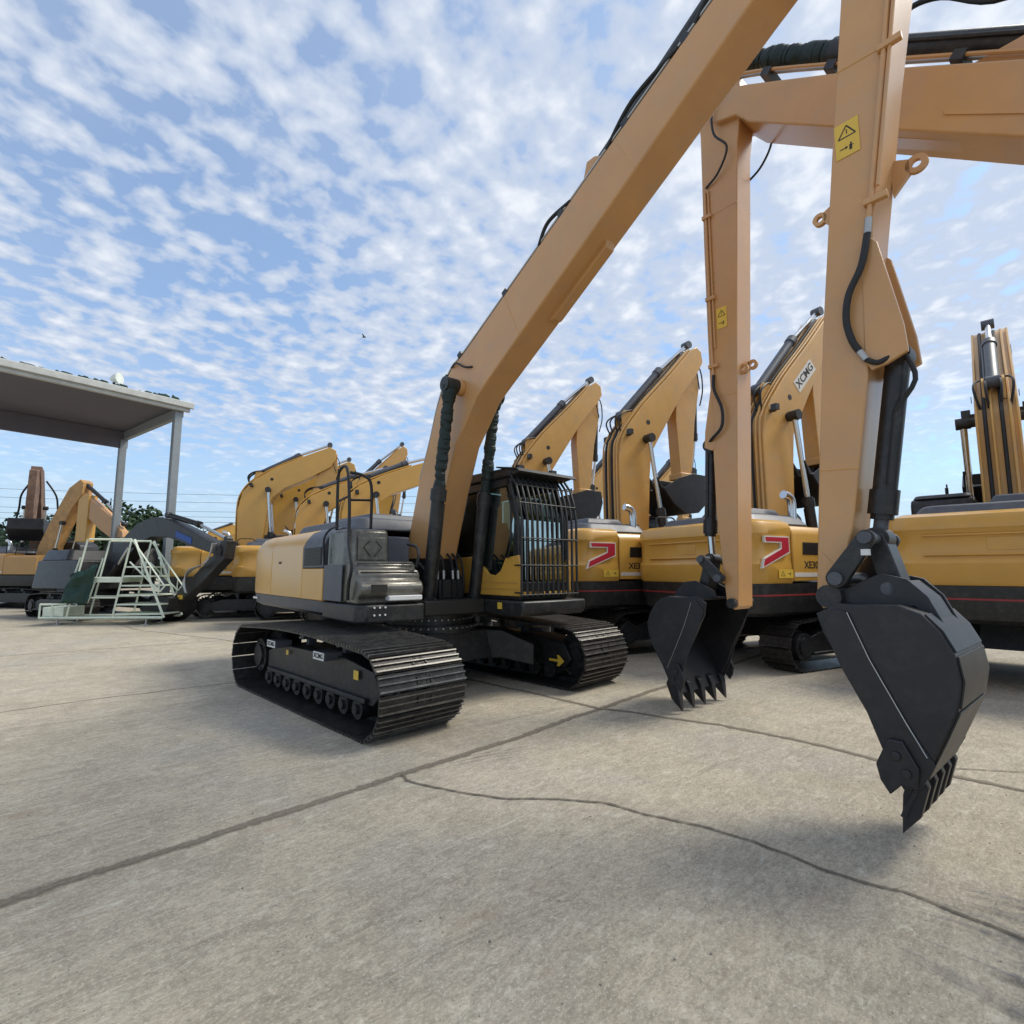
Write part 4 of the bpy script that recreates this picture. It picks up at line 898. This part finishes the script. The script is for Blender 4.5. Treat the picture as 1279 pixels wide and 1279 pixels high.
tree('dark bushy tree at the left edge, second from the frame side',(-41.8,46,0),5.6,6,4,LEAF2,2600)
tree('low green tree right of the right canopy column',(-38.5,62,0),6.8,8,5,LEAF,3000)
# distant tree belt (one mass)
mb=MB(); rnd=random.Random(11); vs=[];fs=[]
for i in range(16000):
    x=rnd.uniform(-130,130); y=95+rnd.uniform(-4,4); hmax=3.6+1.4*noise.noise(Vector((x*.09,0,3)))+.8*noise.noise(Vector((x*.4,0,8)))
    z=hmax*rnd.random()**.7; s=rnd.uniform(.25,.6); u=Vector((rnd.gauss(0,1),rnd.gauss(0,1),rnd.gauss(0,1))).normalized(); w_=u.cross(Vector((rnd.gauss(0,1),rnd.gauss(0,1),rnd.gauss(0,1)))).normalized()
    p=Vector((x,y,z)); b=len(vs); vs+=[p-u*s,p+w_*s*.7,p+u*s,p-w_*s*.7]; fs.append((b,b+1,b+2,b+3))
me=bpy.data.meshes.new('tree_belt'); me.from_pydata([tuple(v) for v in vs],[],fs); me.materials.append(LEAF2)
o=bpy.data.objects.new('tree_belt',me); COL.objects.link(o); tag(o,'distant dark belt of trees along the horizon','tree belt',kind='stuff')
# ------------------------------------------------------------------ POWER LINES, BIRD
wires=[('topmost',12.0),('second highest',10.8),('third highest',9.4),('fourth highest',8.6),('lowest',7.8)]
for k,(nm,z) in enumerate(wires):
    mb=MB(); pts=[]
    for i in range(25):
        f=i/24; x=-90+75*f; y=70+14*f; pts.append((x,y,z+1.9-1.0*4*f*(1-f)*.6))
    mb.tube(pts,.022,4); o=mb.build('power_line',RUBBER); tag(o,f'thin dark overhead wire behind the canopy, {nm} of five','power line','overhead wires behind the canopy')
bd=MB(); bd.tube([(-.18,0,0),(-.05,0,.01),(.08,0,.0),(.17,0,.02)],[.005,.05,.05,.01],8)
bd.add([(-.05,0,.03),(.07,0,.03),(.0,.33,.12),(-.08,.30,.10)],[(0,1,2,3)]); bd.add([(-.05,0,.03),(.07,0,.03),(.0,-.33,.12),(-.08,-.30,.10)],[(0,1,2,3)])
o=bd.build('bird',RUBBER,loc=(-11.3,38,19.6)); tag(o,'small dark bird flying high in the open sky','bird')
# ------------------------------------------------------------------ GROUND
def ground_mat():
    m=bpy.data.materials.new('worn_concrete'); m.use_nodes=True; nt=m.node_tree; N=nt.nodes; L=nt.links; b=N['Principled BSDF']
    tc=N.new('ShaderNodeTexCoord')
    def noi(scale,det,rough,rot=0,sx=1,sy=1,dist=0):
        m0=N.new('ShaderNodeMapping'); m0.inputs['Rotation'].default_value=(0,0,R(rot)); L.new(tc.outputs['Object'],m0.inputs[0]); mp=N.new('ShaderNodeMapping'); mp.inputs['Scale'].default_value=(sx,sy,1)
        L.new(m0.outputs[0],mp.inputs[0]); n=N.new('ShaderNodeTexNoise'); n.inputs['Scale'].default_value=scale; n.inputs['Detail'].default_value=det; n.inputs['Roughness'].default_value=rough; n.inputs['Distortion'].default_value=dist
        L.new(mp.outputs[0],n.inputs['Vector']); return n.outputs['Fac']
    def rng(f,a,b_,c,d):
        r=N.new('ShaderNodeMapRange'); r.inputs[1].default_value=a; r.inputs[2].default_value=b_; r.inputs[3].default_value=c; r.inputs[4].default_value=d; L.new(f,r.inputs[0]); return r.outputs[0]
    def mix(f,a,b_,mode='MIX'):
        x=N.new('ShaderNodeMix'); x.data_type='RGBA'; x.blend_type=mode
        if isinstance(f,(int,float)): x.inputs[0].default_value=f
        else: L.new(f,x.inputs[0])
        for k,v in((6,a),(7,b_)):
            if isinstance(v,tuple): x.inputs[k].default_value=(*v,1)
            else: L.new(v,x.inputs[k])
        return x.outputs[2]
    big=noi(.35,5,.6); c=mix(rng(big,.35,.65,0,1),(.53,.455,.34),(.63,.55,.42))
    med=noi(1.3,8,.7,45,.8,1.3,dist=.5); c=mix(rng(med,.42,.66,0,.6),c,(.33,.285,.215))
    cool=noi(.55,4,.6,dist=.5); c=mix(rng(cool,.50,.64,0,.6),c,(.45,.415,.365))
    st2=noi(1.5,9,.75,-38,.35,3.2,dist=.6); c=mix(rng(st2,.54,.68,0,.65),c,(.25,.22,.17))
    mot=noi(9,8,.8,-45,.7,1.7,dist=.6); c=mix(rng(mot,.40,.58,.42,0),c,(.20,.18,.135))
    pale=noi(5.0,9,.78,-45,.8,1.35,dist=.8); c=mix(rng(pale,.54,.66,0,.7),c,(.68,.63,.51))
    st=noi(3.0,9,.78,-42,.33,2.8,dist=.8); c=mix(rng(st,.57,.67,0,.55),c,(.72,.66,.54))
    fine=noi(26,6,.8,-45,.75,1.25,dist=.4); c=mix(rng(fine,.38,.60,.48,0),c,(.19,.155,.12))
    fine2=noi(55,5,.8,-45,.9,1.1); c=mix(rng(fine2,.52,.66,0,.6),c,(.74,.70,.58))
    spk=noi(60,2,.5); c=mix(rng(spk,.68,.73,0,.75),c,(.07,.06,.05))
    bro=noi(.9,5,.7,-45,.7,1.5); c=mix(rng(bro,.60,.72,0,.45),c,(.33,.235,.155))
    L.new(c,b.inputs['Base Color']); b.inputs['Roughness'].default_value=.85
    L.new(rng(med,.3,.7,.78,.95),b.inputs['Roughness']); b.inputs['Specular IOR Level'].default_value=.3
    bp=N.new('ShaderNodeBump'); bp.inputs['Strength'].default_value=.8; bp.inputs['Distance'].default_value=.008
    ad=N.new('ShaderNodeMath'); ad.operation='ADD'; L.new(fine,ad.inputs[0]); L.new(fine2,ad.inputs[1]); L.new(ad.outputs[0],bp.inputs['Height']); L.new(bp.outputs[0],b.inputs['Normal'])
    return m
GM=ground_mat()
mb=MB(); mb.add([(-900,-200,0),(900,-200,0),(900,1500,0),(-900,1500,0)],[(0,1,2,3)])
gr=mb.build('ground',GM,smooth=False); gr['kind']='structure'; gr['label']='worn pale concrete yard slab'
def crackmat(name,col,edge,strength,sc=9):
    m=bpy.data.materials.new(name); m.use_nodes=True; nt=m.node_tree; N=nt.nodes; L=nt.links; b=N['Principled BSDF']
    o=[n for n in N if n.type=='OUTPUT_MATERIAL'][0]
    uv=N.new('ShaderNodeUVMap'); sp=N.new('ShaderNodeSeparateXYZ'); L.new(uv.outputs[0],sp.inputs[0])
    a=N.new('ShaderNodeMath'); a.operation='ABSOLUTE'; L.new(sp.outputs[1],a.inputs[0])
    tc=N.new('ShaderNodeTexCoord'); n=N.new('ShaderNodeTexNoise'); n.inputs['Scale'].default_value=sc; n.inputs['Detail'].default_value=8; n.inputs['Roughness'].default_value=.7; L.new(tc.outputs['Object'],n.inputs['Vector'])
    ma=N.new('ShaderNodeMath'); ma.operation='MULTIPLY_ADD'; L.new(n.outputs['Fac'],ma.inputs[0]); ma.inputs[1].default_value=1.4; L.new(a.outputs[0],ma.inputs[2])
    r=N.new('ShaderNodeMapRange'); r.inputs[1].default_value=edge+.2; r.inputs[2].default_value=edge+.75; r.inputs[3].default_value=strength; r.inputs[4].default_value=0; L.new(ma.outputs[0],r.inputs[0])
    n2=N.new('ShaderNodeTexNoise'); n2.inputs['Scale'].default_value=40; n2.inputs['Detail'].default_value=5; L.new(tc.outputs['Object'],n2.inputs['Vector'])
    cr=N.new('ShaderNodeMix'); cr.data_type='RGBA'; L.new(n2.outputs['Fac'],cr.inputs[0]); cr.inputs[6].default_value=(*[c*.55 for c in col],1); cr.inputs[7].default_value=(*[c*1.5 for c in col],1)
    L.new(cr.outputs[2],b.inputs['Base Color']); b.inputs['Roughness'].default_value=.95
    t=N.new('ShaderNodeBsdfTransparent'); mx=N.new('ShaderNodeMixShader'); L.new(r.outputs[0],mx.inputs[0]); L.new(t.outputs[0],mx.inputs[1]); L.new(b.outputs[0],mx.inputs[2]); L.new(mx.outputs[0],o.inputs[0])
    return m
JOINT=crackmat('joint_filler',(.19,.16,.12),.62,.97)
CRACK=crackmat('crack_filler',(.13,.11,.085),.55,.95,14)
STAIN=crackmat('tyre_stain',(.12,.12,.135),.30,.50,12)
def strip(name,pts,w,m,z,jit=.0,step=.12,seed=1,wf=None):
    rnd=random.Random(seed); P=[Vector((p[0],p[1])) for p in pts]; out=[]
    for i in range(len(P)-1):
        n=max(1,int((P[i+1]-P[i]).length/step))
        for k in range(n): out.append(P[i]+(P[i+1]-P[i])*k/n)
    out.append(P[-1]); vs=[];uv=[];fs=[]
    for i,p in enumerate(out):
        a=out[max(0,i-1)]; b=out[min(len(out)-1,i+1)]; d=(b-a).normalized(); n=Vector((-d.y,d.x))
        o_=noise.noise(Vector((i*step*1.3,seed*7.1,0)))*jit+noise.noise(Vector((i*step*5,seed*3.1,0)))*jit*.4; ww=w*(1+.3*noise.noise(Vector((i*step*2,seed,4)))) * (wf(i/(len(out)-1)) if wf else 1)
        c=p+n*o_; vs+=[(c.x-n.x*ww,c.y-n.y*ww,z),(c.x+n.x*ww,c.y+n.y*ww,z)]; uv+=[(i*.1,-1),(i*.1,1)]
    for i in range(len(out)-1): fs.append((2*i,2*i+2,2*i+3,2*i+1))
    me=bpy.data.meshes.new(name); me.from_pydata(vs,[],fs); me.materials.append(m)
    ul=me.uv_layers.new(name='UVMap')
    for lp in me.loops: ul.data[lp.index].uv=uv[lp.vertex_index]
    o=bpy.data.objects.new(name,me); COL.objects.link(o); o.parent=gr; o['kind']='structure'
    return o
W=lambda ps:ps
J1=[(-8.5,-2.4),(-2.93,3.21),(-2.21,3.92),(-1.04,5.11),(-.17,5.96),(1.22,7.46),(2.5,8.81),(9,15.6)]
strip('joint',J1,.095,JOINT,.004,.03,seed=2)
strip('joint',[(-3.2,11.6),(-.2,8.85),(1.22,7.46),(2.59,6.71),(3.24,6.1),(3.67,5.48),(4.09,5.07),(4.41,4.72),(6,3.0)],.085,JOINT,.006,.06,seed=3)
strip('crack',[(4.0,5.15),(4.2,5.26),(4.45,5.23),(4.82,5.15),(6,5.0)],.018,CRACK,.008,.03,seed=4)
strip('crack',[(-1.04,5.11),(-.95,4.97),(-.71,4.85),(-.3,4.72),(0,4.62),(.4,4.60),(.79,4.49),(1.33,4.15),(1.68,3.86),(2.0,3.57),(2.36,3.36),(2.52,3.15),(2.66,2.93),(3.2,2.3)],.034,CRACK,.008,.07,step=.06,seed=5)
strip('joint',[(-14,1.5),(-6.89,7.26),(-6.19,8.01),(-4.76,9.11),(-3.2,10.6)],.035,JOINT,.004,.04,seed=6)
strip('joint',[(-20,5.4),(-11.37,11.85),(-7.86,14.51),(-3,18.2)],.035,JOINT,.004,.04,seed=7)
strip('joint',[(-15.5,20.2),(-12.0,17.0),(-7.87,14.6),(-5.5,12.5)],.04,JOINT,.006,.04,seed=8)
rnd=random.Random(5)
for i in range(14):
    a=(2.15+rnd.uniform(-.3,.4),2.95+rnd.uniform(-.2,.35)); d=Vector((.55,-.62)).normalized(); l=rnd.uniform(.5,1.3); bd_=rnd.uniform(-.15,.15)
    p=Vector(a); q=p+d*l; mid=(p+q)/2+Vector((bd_,bd_))*.4
    strip('tyre_mark',[tuple(p),tuple(mid),tuple(q)],rnd.uniform(.07,.17),STAIN,.010+.0012*i,.02,step=.05,seed=20+i,wf=lambda f:max(.05,math.sin(math.pi*f)))
for i in range(3):
    a=(2.7+rnd.uniform(-.1,.3),3.2+rnd.uniform(-.15,.2)); p=Vector(a); q=p+Vector((.6,-.3))*rnd.uniform(.8,1.4)
    strip('tyre_mark',[tuple(p),tuple(q)],rnd.uniform(.07,.14),STAIN,.024+.0012*i,.02,step=.05,seed=40+i,wf=lambda f:max(.05,math.sin(math.pi*f)))
OIL=crackmat('rusty_stain',(.15,.09,.055),.35,.7,12)
for i,(x,y) in enumerate(((-.25,5.62),(-.12,5.50),(.02,5.72),(-.4,5.45))):
    strip('stain_mark',[(x-.16,y-.1),(x,y),(x+.2,y+.13)],.05,OIL,.03+.0012*i,.03,step=.04,seed=60+i,wf=lambda f:max(.05,math.sin(math.pi*f)))
# grit lying on the slab
mb=MB(); rg_=random.Random(9)
for i in range(420):
    y=rg_.uniform(2.2,11); x=rg_.uniform(-.95,.95)*y; r=rg_.choice((.003,.004,.005,.006,.008)); a=rg_.uniform(0,6.28)
    ps=[(x+r*rg_.uniform(.6,1.2)*math.cos(a+k*1.2566),y+r*rg_.uniform(.6,1.2)*math.sin(a+k*1.2566)) for k in range(5)]
    mb.slab(ps,.0,r*.9,r*.3)
GRIT=mat('grit',(.30,.27,.22),.9,var=.5,nscale=3)
o=mb.build('grit',GRIT,smooth=False); tag(o,'scattered small stones and grit on the concrete','grit',kind='stuff')
# transverse weld seams on the long beams
def seam(par,t0,z0,t1,z1,w):
    for sg in(-1,1):
        b=MB(); b.tube([(t0,sg*w,z0),(t1,sg*w,z1)],.0045,5); b.build('weld_seam',ROWP,par)
seam(bm_,2.30,5.87,2.62,5.17,.236); seam(bm_,4.35,6.95,4.62,6.41,.236)
seam(am,6.30,2.70,6.57,2.68,.201); seam(am,6.62,6.0,6.98,5.97,.201); seam(a2,6.93,4.3,7.32,4.3,.201); seam(a2,6.80,7.0,7.31,7.0,.201); seam(b2,4.9,7.44,5.05,6.83,.291)
# ------------------------------------------------------------------ WORLD, SUN
SUN_EL=R(50); SD=Vector((.93,.22,0)).normalized()   # horizontal direction towards sun
w=bpy.data.worlds.new('World'); SC.world=w; w.use_nodes=True; nt=w.node_tree; N=nt.nodes; L=nt.links
bg=N['Background']; bg.inputs[1].default_value=1.0
sky=N.new('ShaderNodeTexSky'); sky.sky_type='NISHITA'; sky.sun_disc=False; sky.sun_elevation=SUN_EL; sky.sun_rotation=math.atan2(SD.x,SD.y)
sky.air_density=1.0; sky.dust_density=1.2; sky.ozone_density=1.6; sky.altitude=50
sc_=N.new('ShaderNodeMix'); sc_.data_type='RGBA'; sc_.blend_type='MULTIPLY'; sc_.inputs[0].default_value=1; L.new(sky.outputs[0],sc_.inputs[6]); sc_.inputs[7].default_value=(.084,.117,.136,1)
tc=N.new('ShaderNodeTexCoord'); sx=N.new('ShaderNodeSeparateXYZ'); L.new(tc.outputs['Generated'],sx.inputs[0])
def M_(op,a,b=None,c=None):
    n=N.new('ShaderNodeMath'); n.operation=op
    for i,v in enumerate((a,b,c)):
        if v is None: continue
        if isinstance(v,(int,float)): n.inputs[i].default_value=v
        else: L.new(v,n.inputs[i])
    return n.outputs[0]
def RG(f,a,b,c,d,sm=True):
    r=N.new('ShaderNodeMapRange'); 
    if sm: r.interpolation_type='SMOOTHSTEP'
    r.inputs[1].default_value=a; r.inputs[2].default_value=b; r.inputs[3].default_value=c; r.inputs[4].default_value=d; L.new(f,r.inputs[0]); return r.outputs[0]
zc_=M_('ADD',M_('MAXIMUM',sx.outputs[2],0),.13)
px=M_('DIVIDE',sx.outputs[0],zc_); py=M_('DIVIDE',sx.outputs[1],zc_)
cb=N.new('ShaderNodeCombineXYZ'); L.new(px,cb.inputs[0]); L.new(py,cb.inputs[1])
def NS(scale,det,rough,rot=0,s=(1,1,1),dist=0,off=(0,0,0)):
    m0=N.new('ShaderNodeMapping'); m0.inputs['Rotation'].default_value=(0,0,R(rot)); L.new(cb.outputs[0],m0.inputs[0]); mp=N.new('ShaderNodeMapping'); mp.inputs['Scale'].default_value=s; mp.inputs['Location'].default_value=off
    L.new(m0.outputs[0],mp.inputs[0]); n=N.new('ShaderNodeTexNoise'); n.inputs['Scale'].default_value=scale; n.inputs['Detail'].default_value=det; n.inputs['Roughness'].default_value=rough; n.inputs['Distortion'].default_value=dist
    L.new(mp.outputs[0],n.inputs['Vector']); return n.outputs['Fac']
cells=NS(8.5,3,.45,-50,(1,1.1,1),.1); cells2=NS(17,4,.5,-50,(1,1,1),.15,(3,1,0)); patch=NS(.9,4,.5,20,(1,1,1),.2,(2.3,.7,0)); wisp=NS(2.2,6,.6,30,(1,1.4,1),.3,(5,2,0))
s_=M_('ADD',M_('ADD',M_('MULTIPLY',cells,1.0),M_('MULTIPLY',cells2,.8)),M_('ADD',M_('MULTIPLY',patch,.6),M_('MULTIPLY',wisp,.35)))   # mean ~1.37
cov=RG(M_('ADD',s_,M_('MULTIPLY',sx.outputs[0],.10)),1.00,1.40,0,1)
cov=M_('MULTIPLY',cov,RG(sx.outputs[2],.05,.33,.30,1.0))
base_veil=RG(patch,.3,.7,.32,.65)
cov=M_('MAXIMUM',cov,base_veil)
cov=M_('MULTIPLY',cov,.94)
cc=N.new('ShaderNodeMix'); cc.data_type='RGBA'; L.new(RG(s_,1.35,1.75,0,1),cc.inputs[0]); cc.inputs[6].default_value=(.37,.42,.51,1); cc.inputs[7].default_value=(.57,.59,.62,1)
fm=N.new('ShaderNodeMix'); fm.data_type='RGBA'; L.new(cov,fm.inputs[0]); L.new(sc_.outputs[2],fm.inputs[6]); L.new(cc.outputs[2],fm.inputs[7])
hz=N.new('ShaderNodeMix'); hz.data_type='RGBA'; L.new(RG(sx.outputs[2],0,.24,.75,0),hz.inputs[0]); L.new(fm.outputs[2],hz.inputs[6]); hz.inputs[7].default_value=(.35,.44,.54,1)
L.new(hz.outputs[2],bg.inputs[0])
sl=bpy.data.lights.new('sun','SUN'); sl.energy=1.9; sl.angle=R(20); sl.color=(1,.95,.84)
so=bpy.data.objects.new('sun',sl); COL.objects.link(so)
dv=Vector((SD.x*math.cos(SUN_EL),SD.y*math.cos(SUN_EL),math.sin(SUN_EL))); so.rotation_euler=dv.to_track_quat('Z','Y').to_euler(); so.location=(10,5,20)
# ------------------------------------------------------------------ CAMERA
cd=bpy.data.cameras.new('camera'); cd.sensor_width=36; cd.lens=36*650/1279; cd.clip_end=4000; cd.clip_start=.05
co=bpy.data.objects.new('camera',cd); COL.objects.link(co); co.location=(0,0,1.9); co.rotation_euler=(math.pi/2+math.atan(73/650),0,0); SC.camera=co
SC.view_settings.view_transform='Standard'; SC.view_settings.look='None'; SC.view_settings.gamma=1; SC.view_settings.exposure=.70
SC.render.resolution_x=1024; SC.render.resolution_y=1024
